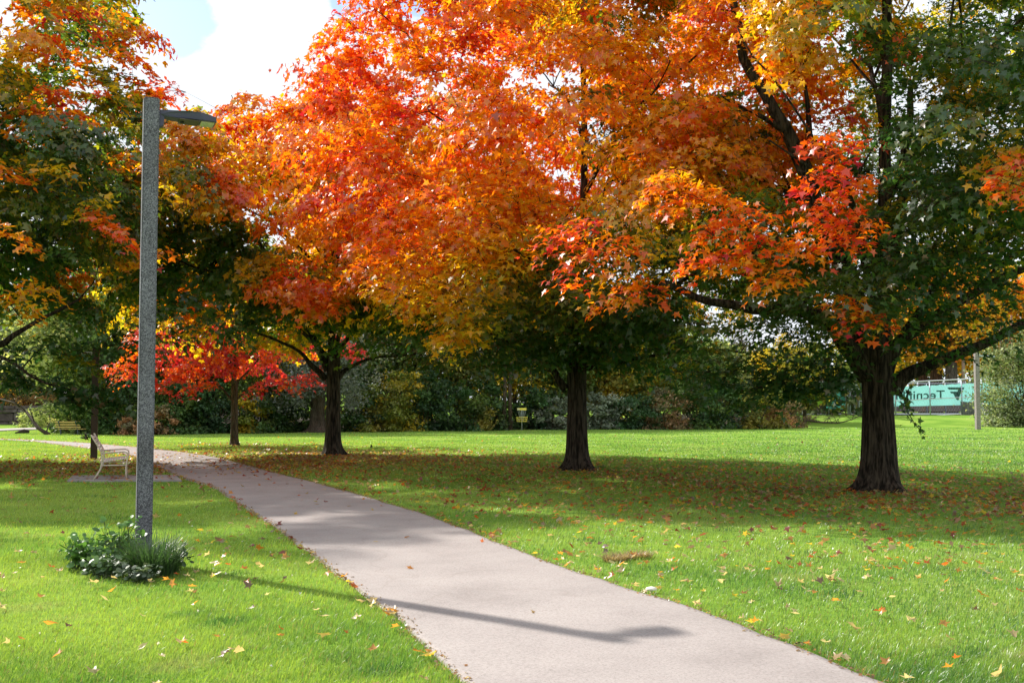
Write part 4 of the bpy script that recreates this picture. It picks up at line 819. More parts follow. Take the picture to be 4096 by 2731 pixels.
# poles on the right
M_POSTC = surf("weathered_post", [(.3, (.16, .14, .14)), (.7, (.34, .31, .30))], 18, .9, .3, 60)
p0 = G(978, 428.9); rp = empty("street_lamp", (p0.x, p0.y, gzf(p0.x, p0.y)), R(8)); tag(rp, "weathered square lamp post with a short arm standing on the lawn before the court", "lamp post")
hz = P(978, 352.6, p0.y).z - rp.location.z
MB().box((-.14, -.14, -.1), (.14, .14, hz)).build("post", M_POSTC, rp, .02)
MB().box((.14, -.08, hz - .22), (.85, .08, hz - .12)).build("arm", M_GALV, rp, .01)
MB().box((.65, -.11, hz - .27), (1.25, .11, hz - .17)).build("lamp_head", M_GALV, rp, .02)
xx, yy = (963.5 - 512) / F * 118, 118; up = empty("utility_pole", (xx, yy, gzf(xx, yy))); tag(up, "tan wooden utility pole rising behind the banner beside the grey trunk", "pole")
MB().tube([(0, 0, -.2), (0, 0, 8.5)], [.19, .15], 12).build("pole", surf("pole_wood", [(.3, (.26, .18, .12)), (.7, (.38, .28, .2))], 4, .85, .2, stretch=(3, 3, .3)), up, smooth=True)
MB().beam((-.9, -.1, 7.9), (.9, -.1, 7.9), .12, .12).build("crossarm", M_WOODG, up)
M_RUST = surf("rusty_steel", [(.3, (.14, .06, .045)), (.7, (.24, .11, .08))], 6, .8, .2)
xx, yy = (1007 - 512) / F * 108, 108; lm = empty("lattice_mast", (xx, yy, gzf(xx, yy))); tag(lm, "rusty steel lattice mast rising behind the silvery bush", "mast")
for s in (-.55, .55): MB().tube([(s, 0, 0), (s, 0, 8.6 if s < 0 else 9.4)], .08, 6).build("leg", M_RUST, lm, smooth=True)
m_ = MB()
for i in range(8):
    z = 1 + i; m_.tube([(-.55, 0, z), (.55, 0, z + .9)], .03, 4); m_.tube([(.55, 0, z), (-.55, 0, z + .9)], .03, 4)
m_.build("lacing", M_RUST, lm)

# fallen dead branches at the field edge
def dead_branch(pts, r0, label, twigs, seed):
    rr = random.Random(seed); b_ = Vector(pts[0]); o_ = MB(); q = [Vector(p) - b_ for p in pts]
    o_.tube(q, [r0 * (1 - .8 * i / (len(q) - 1)) for i in range(len(q))], 7)
    for _ in range(twigs):
        i = rr.randrange(1, len(q)); s = q[i - 1].lerp(q[i], rr.random()); L_ = rr.uniform(.4, 1.3); d = Vector((rr.gauss(0, 1), rr.gauss(0, .5), abs(rr.gauss(.3, .6)))).normalized()
        e = s + d * L_; o_.tube([s, s.lerp(e, .5) + Vector((0, 0, .08)), e], [r0 * .35, r0 * .22, .006], 4)
        for _ in range(2): o_.tube([s.lerp(e, .6), s.lerp(e, .6) + Vector((rr.gauss(0, .3), rr.gauss(0, .2), rr.uniform(0, .35)))], [.012, .005], 3)
    o = o_.build("dead_branch", M_BARKY, smooth=True); o.location = b_; return tag(o, label, "branch")
def gp(px, py, dz=0): p = G(px, py); return Vector((p.x, p.y, gzf(p.x, p.y) + dz))
dead_branch([P(806, 420, 76), P(822, 421.8, 75), P(838, 422.6, 74.5), P(852, 419, 74.5), P(868, 411, 75)], .07, "tangle of fallen bare branches on the lawn left of the thick maple trunk", 16, 3)
dead_branch([P(49, 434.3, 60.5), P(38, 427.5, 61), P(27, 412, 62), P(14, 402, 63), P(-6, 397, 64)], .12, "long leaning dead branch left of the far wooden bench", 5, 4)
# stone block wall
M_STONE = surf("block_stone", [(.25, (.05, .038, .034)), (.5, (.10, .078, .07)), (.75, (.16, .135, .125))], 1.6, .95, .6, 9, bdist=.08)
wl = MB(); rr = random.Random(4); xw = (-60 - 512) / F * 92
for row, (z0, z1) in enumerate(((0, .22), (.24, .92), (.95, 1.22), (1.24, 1.5))):
    x = xw - rr.random()
    while x < (44 - 512) / F * 92 - (0.6 if row > 1 else 0):
        L_ = rr.uniform(1.4, 3.4); jx = [rr.uniform(-.06, .06) for _ in range(8)]
        x1 = x + L_
        v = [(x + .03, 92 + jx[0], z0), (x1 - .03, 92 + jx[1], z0), (x1 - .03, 93, z0), (x + .03, 93, z0), (x + .03, 92 + jx[2] + .08, z1 + jx[3] * .4), (x1 - .03, 92 + jx[4] + .08, z1 + jx[5] * .4), (x1 - .03, 93, z1), (x + .03, 93, z1)]
        wl.add(v, [(0,3,2,1),(4,5,6,7),(0,1,5,4),(1,2,6,5),(2,3,7,6),(3,0,4,7)]); x = x1
o = wl.build("block_wall", M_STONE, bevel=.04); tag(o, "low retaining wall of large rough stone blocks at the far left", "wall")
# grey guard rail on the bank, tall thin pole
gr = empty("guard_rail", ((8 - 512) / F * 108, 108, gzf((8 - 512) / F * 108, 108))); tag(gr, "grey steel guard rail high on the bank at the far left", "guard rail")
MB().box((-7, -.04, .45), (1.5, .04, .75)).build("rail", M_GALV, gr, .02)
for i in range(4): MB().box((-6.5 + i * 2.3, .05, -.3), (-6.35 + i * 2.3, .2, .7)).build("post", M_GALV, gr)
tp = empty("thin_pole", ((15.5 - 512) / F * 106, 106, gzf((15.5 - 512) / F * 106, 106))); tag(tp, "slim pale blue-grey pole on the bank at the far left", "pole")
MB().tube([(0, 0, -.3), (0, 0, 4.4)], [.09, .05], 8).build("shaft", M_GALV, tp, smooth=True); MB().box((-.05, -.5, 4.35), (.05, .1, 4.45)).build("arm", M_GALV, tp)
# log on the grass
p = gp(22.5, 433.5); lg = MB(); lg.tube([(-1, 0, .10), (-.4, .05, .22), (.2, .0, .3), (.85, 0, .22)], [.05, .16, .24, .14], 10)
for s in ((-.3, .1), (.3, -.1)): lg.tube([(s[0], s[1], .25), (s[0] + .2, s[1] - .2, .45)], [.06, .03], 6)
o = lg.build("log", M_BARKY, smooth=True); o.location = p; o.scale = (.42, .42, .5); tag(o, "short dark rotten log lying on the lawn before the far path", "log")
# little dark stump
p = gp(371.4, 447.2); sm = MB(); sm.tube([(0, 0, 0), (-.01, 0, .12), (-.02, 0, .27)], [.16, .11, .05], 10); o = sm.build("stump", M_BARK, smooth=True); o.location = p; o.scale = (.35, .35, .4); tag(o, "tiny dark pointed stump on the lawn right of the path-side maple trunk", "stump")

# ------------------------------------------------------------------ disc golf basket
M_YEL = surf("yellow_paint", [(.3, (.85, .70, .08)), (.7, (.92, .80, .15))], 8, .5, 0)
M_STEEL = surf("grey_steel", [(.3, (.30, .33, .36)), (.7, (.42, .45, .48))], 8, .4, 0, metal=.4)
p = gp(521.8, 430.2); bk = empty("disc_golf_basket", p); tag(bk, "yellow disc golf basket with hanging chains on a grey pole", "disc golf basket")
MB().tube([(0, 0, -.05), (0, 0, 1.36)], .032, 10).build("pole", M_STEEL, bk, smooth=True)
m_ = MB(); n = 28
for r_, z0, z1 in ((.285, 1.235, 1.37),):
    v = [(r_ * math.cos(2*math.pi*k/n), r_ * math.sin(2*math.pi*k/n), z) for z in (z0, z1) for k in range(n)]; v += [(x * .95, y * .95, z) for x, y, z in v]
    f = [(k, (k+1)%n, n+(k+1)%n, n+k) for k in range(n)] + [(2*n+k, 3*n+k, 3*n+(k+1)%n, 2*n+(k+1)%n) for k in range(n)] + [(n+k, n+(k+1)%n, 3*n+(k+1)%n, 3*n+k) for k in range(n)] + [(k, 2*n+k, 2*n+(k+1)%n, (k+1)%n) for k in range(n)]
    m_.add(v, f)
m_.build("top_band", M_YEL, bk, smooth=False)
m_ = MB(); m_.box((-.275, -.30, 1.25), (-.13, -.262, 1.355)); m_.build("number_plate", surf("pale_plate", [(.3, (.7, .66, .4)), (.7, (.78, .74, .5))], 4, .5, 0), bk)
m_ = MB()
for k in range(12):
    a = 2 * math.pi * k / 12; m_.tube([(.26*math.cos(a), .26*math.sin(a), 1.24), (.20*math.cos(a), .20*math.sin(a), 1.0), (.12*math.cos(a), .12*math.sin(a), .80), (.04*math.cos(a), .04*math.sin(a), .70)], .010, 4)
    a += .26; m_.tube([(.15*math.cos(a), .15*math.sin(a), 1.24), (.12*math.cos(a), .12*math.sin(a), 1.0), (.04*math.cos(a), .04*math.sin(a), .74)], .009, 4)
m_.build("chains", M_STEEL, bk)
m_ = MB()
for z, r_, t_ in ((.81, .345, .017), (.68, .335, .010), (.55, .30, .016)):
    m_.tube([(r_*math.cos(2*math.pi*k/24), r_*math.sin(2*math.pi*k/24), z) for k in range(25)], t_, 5, False)
for k in range(16):
    a = 2*math.pi*k/16; m_.tube([(.345*math.cos(a), .345*math.sin(a), .81), (.30*math.cos(a), .30*math.sin(a), .55), (0, 0, .55)], .009, 4)
m_.build("cage", M_YEL, bk)

# ------------------------------------------------------------------ stone lamp post (near)
def granite(name, st, scale=95):
    m, nt, out = new_mat(name); b = N(nt, "ShaderNodeBsdfPrincipled"); b.inputs["Roughness"].default_value = .8; b.inputs["Specular IOR Level"].default_value = .3
    v = coords(nt); n1 = noise_t(nt, v, scale, 3, .75); n2 = noise_t(nt, v, 1.3, 5, .6)
    c = ramp(nt, n1, st); mm = N(nt, "ShaderNodeMix", data_type='RGBA', blend_type='MULTIPLY'); mm.inputs[0].default_value = .8
    nt.links.new(c, mm.inputs[6]); nt.links.new(ramp(nt, n2, [(.35, (.55, .52, .5)), (.6, (1, 1, 1))]), mm.inputs[7]); nt.links.new(mm.outputs[2], b.inputs["Base Color"])
    bp = N(nt, "ShaderNodeBump"); bp.inputs["Strength"].default_value = .5; bp.inputs["Distance"].default_value = .006; nt.links.new(n1, bp.inputs["Height"]); nt.links.new(bp.outputs[0], b.inputs["Normal"])
    nt.links.new(b.outputs[0], out.inputs["Surface"]); return m
M_GRAN = granite("exposed_aggregate", [(.36, (.035, .033, .042)), (.50, (.14, .14, .175)), (.66, (.34, .34, .40))])
lp = G(143.2, 560.5); lp.z = gzf(lp.x, lp.y); Hl = P(149.5, 98.6, lp.y).z - lp.z
la = empty("street_lamp", lp, R(22)); tag(la, "tall square speckled stone lamp post with a dark lamp head beside the footpath", "lamp post")
hw = .079
MB().box((-hw, -hw, -.3), (hw, hw, Hl)).build("post", M_GRAN, la, .012)
M_NAVY = surf("slate_blue_paint", [(.3, (.036, .036, .072)), (.7, (.05, .05, .095))], 6, .38, 0, spec=.5)
M_UNDER = surf("dull_underside", [(.3, (.105, .08, .085)), (.7, (.14, .11, .115))], 6, .6, 0)
zt = Hl - .115
head = empty("lamp_head_mount", (0, 0, 0)); bpy.data.objects.remove(head)
# housing: tapered shoebox, outline in x,z extruded then narrowed at the neck
prof = [(hw + .002, 0), (hw + .10, 0), (hw + .18, -.004), (hw + .30, -.006), (hw + .40, -.010), (hw + .50, -.030), (hw + .570, -.052), (hw + .575, -.105), (hw + .45, -.098), (hw + .30, -.090), (hw + .18, -.084), (hw + .10, -.080), (hw + .04, -.075), (hw + .002, -.05)]
widths = {0: .055, .10: .055, .18: .085, .30: .125, .44: .14, .56: .14, .632: .12, .635: .12, .45: .14, .04: .055}
m_ = MB(); V = []; n = len(prof)
for s in (-1, 1):
    for x, z in prof:
        u = x - hw; wd_ = float(np.interp(u, [0, .08, .18, .28, .56, .635], [.05, .055, .095, .13, .14, .115])); V.append((x, s * wd_, zt + z))
m_.add(V, [tuple(range(n)), tuple(reversed(range(n, 2 * n)))] + [(i, i + n, (i + 1) % n + n, (i + 1) % n) for i in range(n)])
hd = m_.build("lamp_head", M_NAVY, la, .006)
m_ = MB(); m_.prism([(hw + .001, zt - .04), (hw + .055, zt - .055), (hw + .045, zt - .17), (hw + .001, zt - .185)], -.05, .05); m_.build("bracket", M_NAVY, la, .005)
m_ = MB(); m_.prism([(hw + .20, zt - .088), (hw + .40, zt - .0985), (hw + .40, zt - .106), (hw + .20, zt - .096)], -.115, .115); m_.build("underside_plate", M_UNDER, hd)
m_ = MB(); m_.tube([(hw + .235, 0, zt - .098), (hw + .235, 0, zt - .112)], .022, 14); m_.build("sensor", surf("black_plastic", [(.3, (.01, .01, .01)), (.7, (.02, .02, .02))], 3, .5, 0), hd)
m_ = MB(); m_.prism([(hw + .42, zt - .0985), (hw + .555, zt - .1035), (hw + .555, zt - .111), (hw + .42, zt - .106)], -.10, .10)
hp = m_.build("lens", surf("led_lens", [(.3, (.55, .45, .36)), (.6, (.80, .68, .58))], 60, .35, .3, 120), hd)
for yy_ in (-.075, -.045, -.015, .015, .045, .075):
    m_ = MB()
    for k in range(9): m_.box((hw + .43 + k * .0133, yy_ - .007, zt - .1135), (hw + .437 + k * .0133, yy_ + .007, zt - .107))
    m_.build("diode_row", M_RAIL, hd)

# weeds at the foot of the lamp post
def blades(n, spread, hmin, hmax, wd_, col, lean=.5, col2=None, seg=4):
    V = []; Fc = []; C = []
    a = rng.uniform(0, 6.28, n); r_ = np.sqrt(rng.random(n)) * spread; h = rng.uniform(hmin, hmax, n); d = rng.uniform(0, 6.28, n); ln = np.abs(rng.normal(lean, .3, n)) * h
    for i in range(n):
        bx, by = r_[i] * math.cos(a[i]), r_[i] * math.sin(a[i]); dd = a[i] + rng.normal(0, .8); c_ = np.array(col) * rng.uniform(.6, 1.35) if col2 is None or rng.random() > .4 else np.array(col2) * rng.uniform(.6, 1.3)
        b_ = len(V)
        for k in range(seg + 1):
            t = k / seg; w_ = wd_ * (1 - t) ** .7 * .5; hx = bx + math.cos(dd) * ln[i] * t ** 1.6; hy = by + math.sin(dd) * ln[i] * t ** 1.6; hz_ = h[i] * (t - .35 * t ** 3 * (ln[i] / h[i]))
            V.append((hx - math.sin(dd) * w_, hy + math.cos(dd) * w_, hz_)); V.append((hx + math.sin(dd) * w_, hy - math.cos(dd) * w_, hz_)); C += [c_, c_]
        for k in range(seg): Fc.append((b_ + 2*k, b_ + 2*k + 1, b_ + 2*k + 3, b_ + 2*k + 2))
    return V, Fc, C
gc = gp(152, 574); V, Fc, C = blades(760, .21, .18, .55, .011, (.05, .11, .035), .65, (.06, .11, .05))
o = link("grass_clump", np_mesh("grass_clump", np.array(V), np.array(Fc), np.array(C)), M_GRASS); o.location = gc + Vector((.02, -.02, -.01)); tag(o, "dark shaggy clump of long grass hiding the stone lamp post's foot", "grass clump")
def round_weed(px, py, n, spread, h, label, seed, tint=(.10, .24, .04)):
    rr = random.Random(seed); c_ = gp(px, py); r_ = empty("leafy_weed", c_); tag(r_, label, "weed", "weeds round the stone lamp post")
    st = MB(); pos = []; 
    for i in range(n):
        a = rr.uniform(0, 6.28); rad = spread * math.sqrt(rr.random()); hh_ = h * rr.uniform(.35, 1); b_ = Vector((rr.gauss(0, spread * .3), rr.gauss(0, spread * .3), 0)); e = Vector((math.cos(a) * rad, math.sin(a) * rad * .7, hh_))
        st.tube([b_, b_.lerp(e, .5) + Vector((0, 0, .04)), e], [.0035, .003, .002], 4, False); pos.append(tuple(e))
        for _ in range(3): q = b_.lerp(e, rr.uniform(.4, .95)); q = q + Vector((rr.gauss(0, .04), rr.gauss(0, .04), rr.gauss(0, .02))); pos.append(tuple(q))
    st.build("stems", leaf_mat("weed_stem", attr=False, col=(.09, .14, .04)), r_, smooth=True)
    ang = np.linspace(0, 2 * np.pi, 9)[:-1]; T = np.stack([np.cos(ang) * .5, np.sin(ang) * .5, -.06 * np.abs(np.cos(ang * 2))], 1); T = np.concatenate([T, [[0, 0, .05]]]); TF = np.array([(8, i, (i + 1) % 8) for i in range(8)])
    pos = np.array(pos); nn = len(pos)
    link("leaves", leaves_mesh("leaves", pos, rng.normal(0, .45, (nn, 3)) + np.array([-.15, -.25, .9]), rng.uniform(.035, .075, nn), np.array(tint) * rng.uniform(.6, 1.3, (nn, 1)), T, TF), M_WEED, r_)
M_WEED = leaf_mat("weed_leaves", .45, .045, .4)
round_weed(86, 570, 60, .24, .34, "round leaved weed at the left end of the clump by the stone lamp post", 1)
round_weed(108, 577, 55, .24, .20, "low pale sheened weed before the lamp post's left side", 2, (.09, .17, .06))
round_weed(122, 567, 44, .24, .50, "taller weed with round leaves touching the lamp post's left side", 3)
round_weed(136, 582, 26, .20, .16, "flat silvery weed in front of the stone lamp post", 4, (.11, .16, .09))
round_weed(172, 570, 18, .18, .26, "thin leafy weed right of the stone lamp post", 5, (.07, .13, .045))

# brown lamp post on the far side of the path
lp2 = gp(93.8, 459.2); l2_ = empty("street_lamp", lp2, R(14)); tag(l2_, "dark brown square lamp post behind the cream bench", "lamp post")
M_BRN = surf("bronze_paint", [(.3, (.045, .026, .018)), (.7, (.07, .042, .03))], 5, .55, .05)
h2 = P(94, 353.5, lp2.y).z - lp2.z + 0.15
MB().box((-.09, -.09, -.1), (.09, .09, h2)).build("post", M_BRN, l2_, .012)
m_ = MB(); m_.prism([(-.09, h2 - .10), (-.25, h2 - .09), (-.62, h2 - .12), (-.62, h2 - .17), (-.25, h2 - .18), (-.09, h2 - .2)], -.12, .12); m_.build("lamp_head", M_RAIL, l2_, .01)

# ------------------------------------------------------------------ cream bench on the slab
M_CRM = surf("cream_paint", [(.3, (.50, .42, .32)), (.7, (.60, .52, .41))], 6, .45, .03, spec=.5)
M_SEAT = surf("pale_seat", [(.3, (.60, .56, .52)), (.7, (.70, .66, .62))], 6, .5, 0)
nb = G(93.3, 480.2); nb.z = gzf(nb.x, nb.y) + .036
ang = math.atan2(.31, .95); be = empty("park_bench", nb, ang); tag(be, "cream metal park bench with looped arms seen from its end on the slab", "bench")
LB = 1.55
back_pts = [(0, 0), (.087, .125), (.139, .23), (.156, .316), (.162, .40), (.16, .49), (.147, .576), (.095, .68), (.026, .79), (-.06, .944)]
arm_pts = [(.667, 0), (.648, .12), (.645, .22), (.650, .31), (.667, .40), (.686, .48), (.684, .53), (.655, .565), (.597, .582), (.40, .572), (.155, .556)]
for y_ in (0, LB):
    MB().tube([(x, y_, z) for x, z in back_pts], .0165, 10).build("back_leg", M_CRM, be, smooth=True)
    MB().tube([(x, y_, z) for x, z in arm_pts], .0165, 10).build("armrest", M_CRM, be, smooth=True)
    MB().tube([(.155, y_, .30), (.648, y_, .30)], .015, 8).build("side_rail", M_CRM, be, smooth=True)
MB().tube([(.58, 0, .355), (.58, LB, .355)], .016, 8).build("front_rail", M_CRM, be, smooth=True)
for k in range(9):
    x = .19 + k * .052; z = .375 + .05 * (x - .19) / .42 - .0; MB().box((x, .02, z), (x + .042, LB - .02, z + .014)).build("seat_slat", M_SEAT, be, .003)
for k in range(6):
    t0_ = k / 6; z = .50 + .072 * k; x = float(np.interp(z, [p_[1] for p_ in back_pts], [p_[0] for p_ in back_pts])) + .0
    x2 = float(np.interp(z + .058, [p_[1] for p_ in back_pts], [p_[0] for p_ in back_pts]))
    MB().beam((x + .005, LB / 2, z), (x2 + .005, LB / 2, z + .058), LB - .03, .012, Vector((1, 0, 0)) ).build("back_slat", M_SEAT, be, .003)
# far bench of wooden slats
M_SLAT = surf("honey_wood", [(.3, (.50, .34, .10)), (.7, (.66, .48, .18))], 4, .6, .1, stretch=(1, 6, 6)); M_DKM = surf("dark_metal", [(.3, (.05, .07, .08)), (.7, (.08, .10, .12))], 5, .5, 0)
fb = gp(67.5, 434.2); fbo = empty("park_bench", fb, R(-6)); tag(fbo, "wooden slatted bench on dark legs at the far left field edge", "bench")
for z in (.36, .49, .62): MB().box((-.70, .02 - (z - .36) * .3, z), (.70, .05 - (z - .36) * .3, z + .07)).build("back_slat", M_SLAT, fbo, .006)
for k in range(3): MB().box((-.60 + .02 * k, .08 + k * .13, .27), (.82, .19 + k * .13, .30)).build("seat_slat", M_SLAT, fbo, .006)
for x in (-.45, .50):
    MB().beam((x, .12, .25), (x - .03, -.10, .70), .05, .035).build("back_support", M_DKM, fbo)
    MB().box((x - .03, .10, -.05), (x + .03, .16, .26)).box((x - .03, .16, .22), (x + .03, .45, .26)).build("leg", M_DKM, fbo)

# ------------------------------------------------------------------ grass blades, dead grass, fallen leaves
def patch(x, y, s, o=0): return np.sin(x*s + o) * np.sin(y*s*1.3 + 1.7*o) + .6*np.sin(x*s*2.3 + y*s*1.9 + o*2) + .35*np.sin(x*s*5.1 - y*s*4.3 + o)
def make_grass(n, p0, p1, q0, q1, hmin, hmax, name):
    py = q0 + (q1 - q0) * rng.random(n); px = rng.uniform(p0, p1, n)
    Y = F * CAMZ / (py - 404.0) * rng.uniform(.985, 1.015, n); X = (px - 512) / F * Y
    ok = ~inside(path_poly, X, Y) & ~inside(pad_poly, X, Y); X = X[ok]; Y = Y[ok]; n = len(X)
    ed = edge_dist(X, Y); Z = gz(X, Y)
    h = rng.uniform(hmin, hmax, n) * (1 + .25 * patch(X, Y, .9, 2)) * (1 + .35 * np.exp(-ed / .12) * rng.random(n)); h = np.clip(h, .018, .12)
    a = rng.uniform(0, 2 * np.pi, n); w_ = np.maximum(.0042, Y * .00050) * rng.uniform(.7, 1.3, n)
    ln = h * np.abs(rng.normal(.35, .3, n)); d = rng.uniform(0, 2 * np.pi, n) 
    b1_ = np.stack([X - np.cos(a) * w_ / 2, Y - np.sin(a) * w_ / 2, Z - .004], 1); b2_ = np.stack([X + np.cos(a) * w_ / 2, Y + np.sin(a) * w_ / 2, Z - .004], 1)
    mx_ = X + np.cos(d) * ln * .35 + .15 * h; my_ = Y + np.sin(d) * ln * .35
    m1_ = np.stack([mx_ - np.cos(a) * w_ * .38, my_ - np.sin(a) * w_ * .38, Z + h * .6], 1); m2_ = np.stack([mx_ + np.cos(a) * w_ * .38, my_ + np.sin(a) * w_ * .38, Z + h * .6], 1)
    tp_ = np.stack([X + np.cos(d) * ln + .3 * h, Y + np.sin(d) * ln, Z + h * rng.uniform(.85, 1, n)], 1)
    V = np.stack([b1_, b2_, m2_, m1_, tp_], 1).reshape(-1, 3); B = (np.arange(n) * 5)[:, None]
    Fc = np.concatenate([B + np.array([0, 1, 2]), B + np.array([0, 2, 3]), B + np.array([3, 2, 4])], 0)
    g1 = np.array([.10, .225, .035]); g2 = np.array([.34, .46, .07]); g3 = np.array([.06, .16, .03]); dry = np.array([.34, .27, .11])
    t = np.clip(.5 + .30 * patch(X, Y, 1.1, 5) + .16 * patch(X, Y, .37, 1) - .075 * X + rng.normal(0, .25, n), 0, 1)[:, None]; C = g1 * (1 - t) + g2 * t  # yellower, brighter leftwards: glow of looking towards the sun put into blade colour
    lush = np.clip(patch(X, Y, 1.9, 9) - .7, 0, 1)[:, None]; C = C * (1 - lush) + g3 * lush; du = np.clip(patch(X, Y, 1.45, 4) - 1.0, 0, .7)[:, None]; C = C * (1 - du) + np.array([.33, .36, .14]) * du
    dr = ((rng.random(n) < .05) | (rng.random(n) < .55 * np.exp(-ed / .05)))[:, None]; C = np.where(dr, dry * rng.uniform(.6, 1.2, (n, 1)), C)
    C = C * rng.uniform(.75, 1.25, (n, 1))
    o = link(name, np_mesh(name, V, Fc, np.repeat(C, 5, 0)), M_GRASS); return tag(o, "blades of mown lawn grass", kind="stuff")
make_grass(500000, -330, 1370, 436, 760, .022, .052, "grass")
# fine band further out
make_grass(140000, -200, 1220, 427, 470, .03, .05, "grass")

# dead thatch mound
th = gp(626, 559); V, Fc, C = [], [], []
for dx, dy, n_, s_ in ((-.12, -.12, 330, .12), (-.02, 0, 280, .11), (.12, .12, 330, .12), (.22, .14, 120, .07), (-.19, -.2, 70, .06)):
    v, f, c = blades(n_, s_, .04, .13, .006, (.44, .33, .17), 1.2, (.26, .18, .10), 3); b_ = len(V); V += [(x + dx, y + dy, z) for x, y, z in v]; Fc += [tuple(i + b_ for i in q) for q in f]; C += c
o = link("thatch_mound", np_mesh("thatch_mound", np.array(V), np.array(Fc), np.array(C)), M_GRASS); o.location = th; tag(o, "ragged mound of dry brown dead grass on the lawn right of the path", "dead grass")
# small green tuft at the second maple's foot
V, Fc, C = blades(80, .10, .06, .18, .010, (.06, .16, .03), .7); p = gp(601, 468.5)
o = link("grass_tuft", np_mesh("grass_tuft", np.array(V), np.array(Fc), np.array(C)), M_GRASS); o.location = p; tag(o, "small green tuft beside the root of the second maple trunk", "grass tuft")

# fallen leaves: (screen-independent) densities on the ground
def litter(n, cx, cy, sx_, sy_): return np.stack([rng.normal(cx, sx_, n), rng.normal(cy, sy_, n)], 1)
pts = [litter(4300, b3.x + .5, b3.y - 2.0, 4.2, 3.0), litter(3400, b2.x + 1.5, b2.y - 2, 4.5, 3.5), litter(4600, b1.x - .6, b1.y - 1.5, 3.6, 2.8), litter(1800, -6.5, 31.5, 2.4, 2.6), litter(2600, -11.0, 28.5, 2.6, 2.4), litter(500, b4.x, b4.y, 3, 2), litter(900, -5.2, 29.5, 1.6, 3.0),
       np.stack([rng.uniform(-4, 14, 900), rng.uniform(10, 19, 900)], 1), np.stack([rng.uniform(-13, 2, 420), rng.uniform(9, 26, 420)], 1), np.stack([rng.uniform(-5, 6.5, 215), rng.uniform(5.6, 12, 215)], 1), np.stack([rng.uniform(1.2, 6.5, 90), rng.uniform(6, 12, 90)], 1), np.stack([rng.uniform(-14, 24, 260), rng.uniform(26, 60, 260)], 1)]
# along the path edges
for A_ in (Ln, Rn):
    idx = rng.integers(20, 200, 420); pts.append(A_[idx, :2] + rng.normal(0, .09, (420, 2)))
pts = np.concatenate(pts); pts = pts[(pts[:, 1] > 5.5)]
onp = inside(path_poly, pts[:, 0], pts[:, 1]); keep = ~onp | (rng.random(len(pts)) < np.where(pts[:, 1] < 17, .03, .20)); pts = pts[keep]; onp = onp[keep]
vis = np.abs(pts[:, 0] / pts[:, 1]) < .47; order = np.argsort(np.where(vis, pts[:, 1], 1e6)); near = order[:300]; far = np.sort(order[300:])
LC = np.array([(.42,.25,.15),(.55,.36,.22),(.58,.22,.04),(.50,.11,.03),(.34,.16,.09),(.30,.05,.03),(.60,.38,.06),(.22,.12,.08)])
fp = pts[far]; nf = len(fp); zf = gz(fp[:, 0], fp[:, 1]) + np.where(onp[far], .04, .045)
o = link("leaf_litter", leaves_mesh("leaf_litter", np.stack([fp[:, 0], fp[:, 1], zf], 1), rng.normal(0, .38, (nf, 3)) + np.array([0, 0, 1]), rng.uniform(.055, .10, nf), LC[rng.integers(0, 8, nf)] * rng.uniform(.7, 1.2, (nf, 1))), M_LEAF)
tag(o, "scattered fallen maple leaves under the trees", kind="stuff")
kinds = [("tan", (.58, .38, .22)), ("pale brown", (.66, .48, .30)), ("orange", (.66, .26, .05)), ("red-orange", (.62, .13, .03)), ("dark brown", (.20, .10, .06)), ("yellow", (.68, .44, .06))]
protos = []
for cn_, cc_ in kinds:
    for v_ in range(4):
        T = LEAF.copy(); cu = rng.uniform(.5, 1.8); ax = rng.uniform(-1, 1); T[:, 2] = cu * (.55 * (T[:, 0] * math.cos(ax) + T[:, 1] * math.sin(ax)) ** 2) + .08 * rng.normal(size=11) - .05 * cu
        st = np.array([(0, -.33, .0), (.02, -.33, .01), (.05, -.8, .06)])
        V = np.concatenate([T, st]); Fc = np.concatenate([LEAF_F, [[11, 12, 13]]]); C = np.tile(np.array(cc_), (14, 1)) * rng.uniform(.8, 1.15, (14, 1))
        me = np_mesh("fallen_leaf", V, Fc, C); me.materials.append(M_LEAF); protos.append((cn_, me))
for i in near:
    x, y = pts[i]; k = rng.integers(0, len(protos)); cn_, me = protos[int(rng.choice([0,1,2,3,4,5], p=[.3,.25,.2,.08,.1,.07])) * 4 + k % 4]
    o = bpy.data.objects.new("fallen_leaf", me); COL.objects.link(o); s = float(rng.uniform(.05, .095)); o.scale = (s, s * rng.uniform(.75, 1), s)
    o.location = (x, y, gzf(x, y) + (.035 if onp[i] else .045) + .01); o.rotation_euler = (rng.normal(0, .35), rng.normal(0, .35), rng.uniform(0, 6.28))
    where = "lying on the path" if onp[i] else ("in the grass left of the path" if inside(np.array([(-40, 0), *[tuple(q) for q in Ln[:, :2]], (-40, 60)]), np.array([x]), np.array([y]))[0] else "in the grass right of the path")
    tag(o, f"{cn_} fallen maple leaf {where}", "leaf", f"{cn_} fallen leaves {where}")
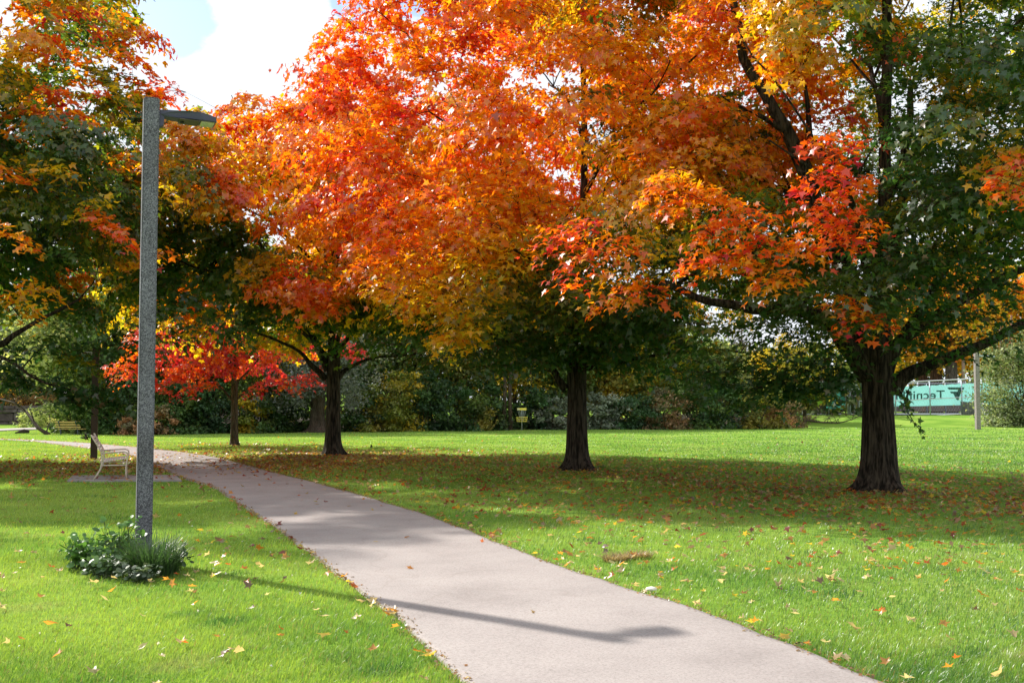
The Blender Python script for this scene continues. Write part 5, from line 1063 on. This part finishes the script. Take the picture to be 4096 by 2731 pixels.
# crumbs of dry debris along both edges of the path
E_ = []
for A_ in (Ln, Rn):
    idx = rng.integers(3, 170, 4200); E_.append(A_[idx, :2] + (A_[np.minimum(idx + 1, NP - 1), :2] - A_[idx, :2]) * rng.random((4200, 1)) + rng.normal(0, .035, (4200, 2)))
E_ = np.concatenate(E_); ne = len(E_)
o = link("edge_debris", leaves_mesh("edge_debris", np.stack([E_[:, 0], E_[:, 1], gz(E_[:, 0], E_[:, 1]) + .03], 1), rng.normal(0, .4, (ne, 3)) + np.array([0, 0, 1]), rng.uniform(.012, .038, ne), np.array([(.30, .19, .11), (.40, .28, .17), (.20, .13, .08), (.42, .20, .08)])[rng.integers(0, 4, ne)], MLEAF, MLEAF_F), M_LEAF); tag(o, "crumbs of dry leaves and dead grass along the path edges", kind="stuff")
# white clover heads
n = 260; X = rng.uniform(-5, 8, n); Y = rng.uniform(6, 16, n); ok = ~inside(path_poly, X, Y); X = X[ok]; Y = Y[ok]; n = len(X)
o = link("clover_flowers", leaves_mesh("clover_flowers", np.stack([X, Y, gz(X, Y) + .055], 1), rng.normal(0, .5, (n, 3)) + np.array([0, -.4, .8]), rng.uniform(.012, .026, n), np.full((n, 3), .62), MLEAF, MLEAF_F), M_WEED); tag(o, "tiny white clover heads in the lawn", kind="stuff")
# pale stone / mushroom by the path, twig
p = gp(651.5, 592.5); m_ = MB(); m_.tube([(0, 0, 0), (0, 0, .035)], [.012, .01], 8); m_.tube([(0, 0, .03), (0, 0, .045), (0, 0, .055)], [.055, .045, .012], 12); o = m_.build("mushroom", surf("mushroom_cap", [(.3, (.62, .58, .5)), (.7, (.75, .72, .66))], 20, .7, 0), smooth=True); o.location = p; tag(o, "whitish mushroom cap at the path's grassy edge", "mushroom")
for px_, py_, l_, lb in ((800.5, 647.5, .035, "short reddish brown twig on the path's right edge"), (391, 612, .04, "thin straight twig lying near the path's left edge")):
    p = gp(px_, py_); m_ = MB(); m_.tube([(-l_, 0, .03), (0, .01, .036), (l_, 0, .03)], [.004, .004, .003], 6); o = m_.build("twig", M_BARKR, smooth=True); o.location = p; o.rotation_euler = (0, 0, .05); tag(o, lb, "twig")
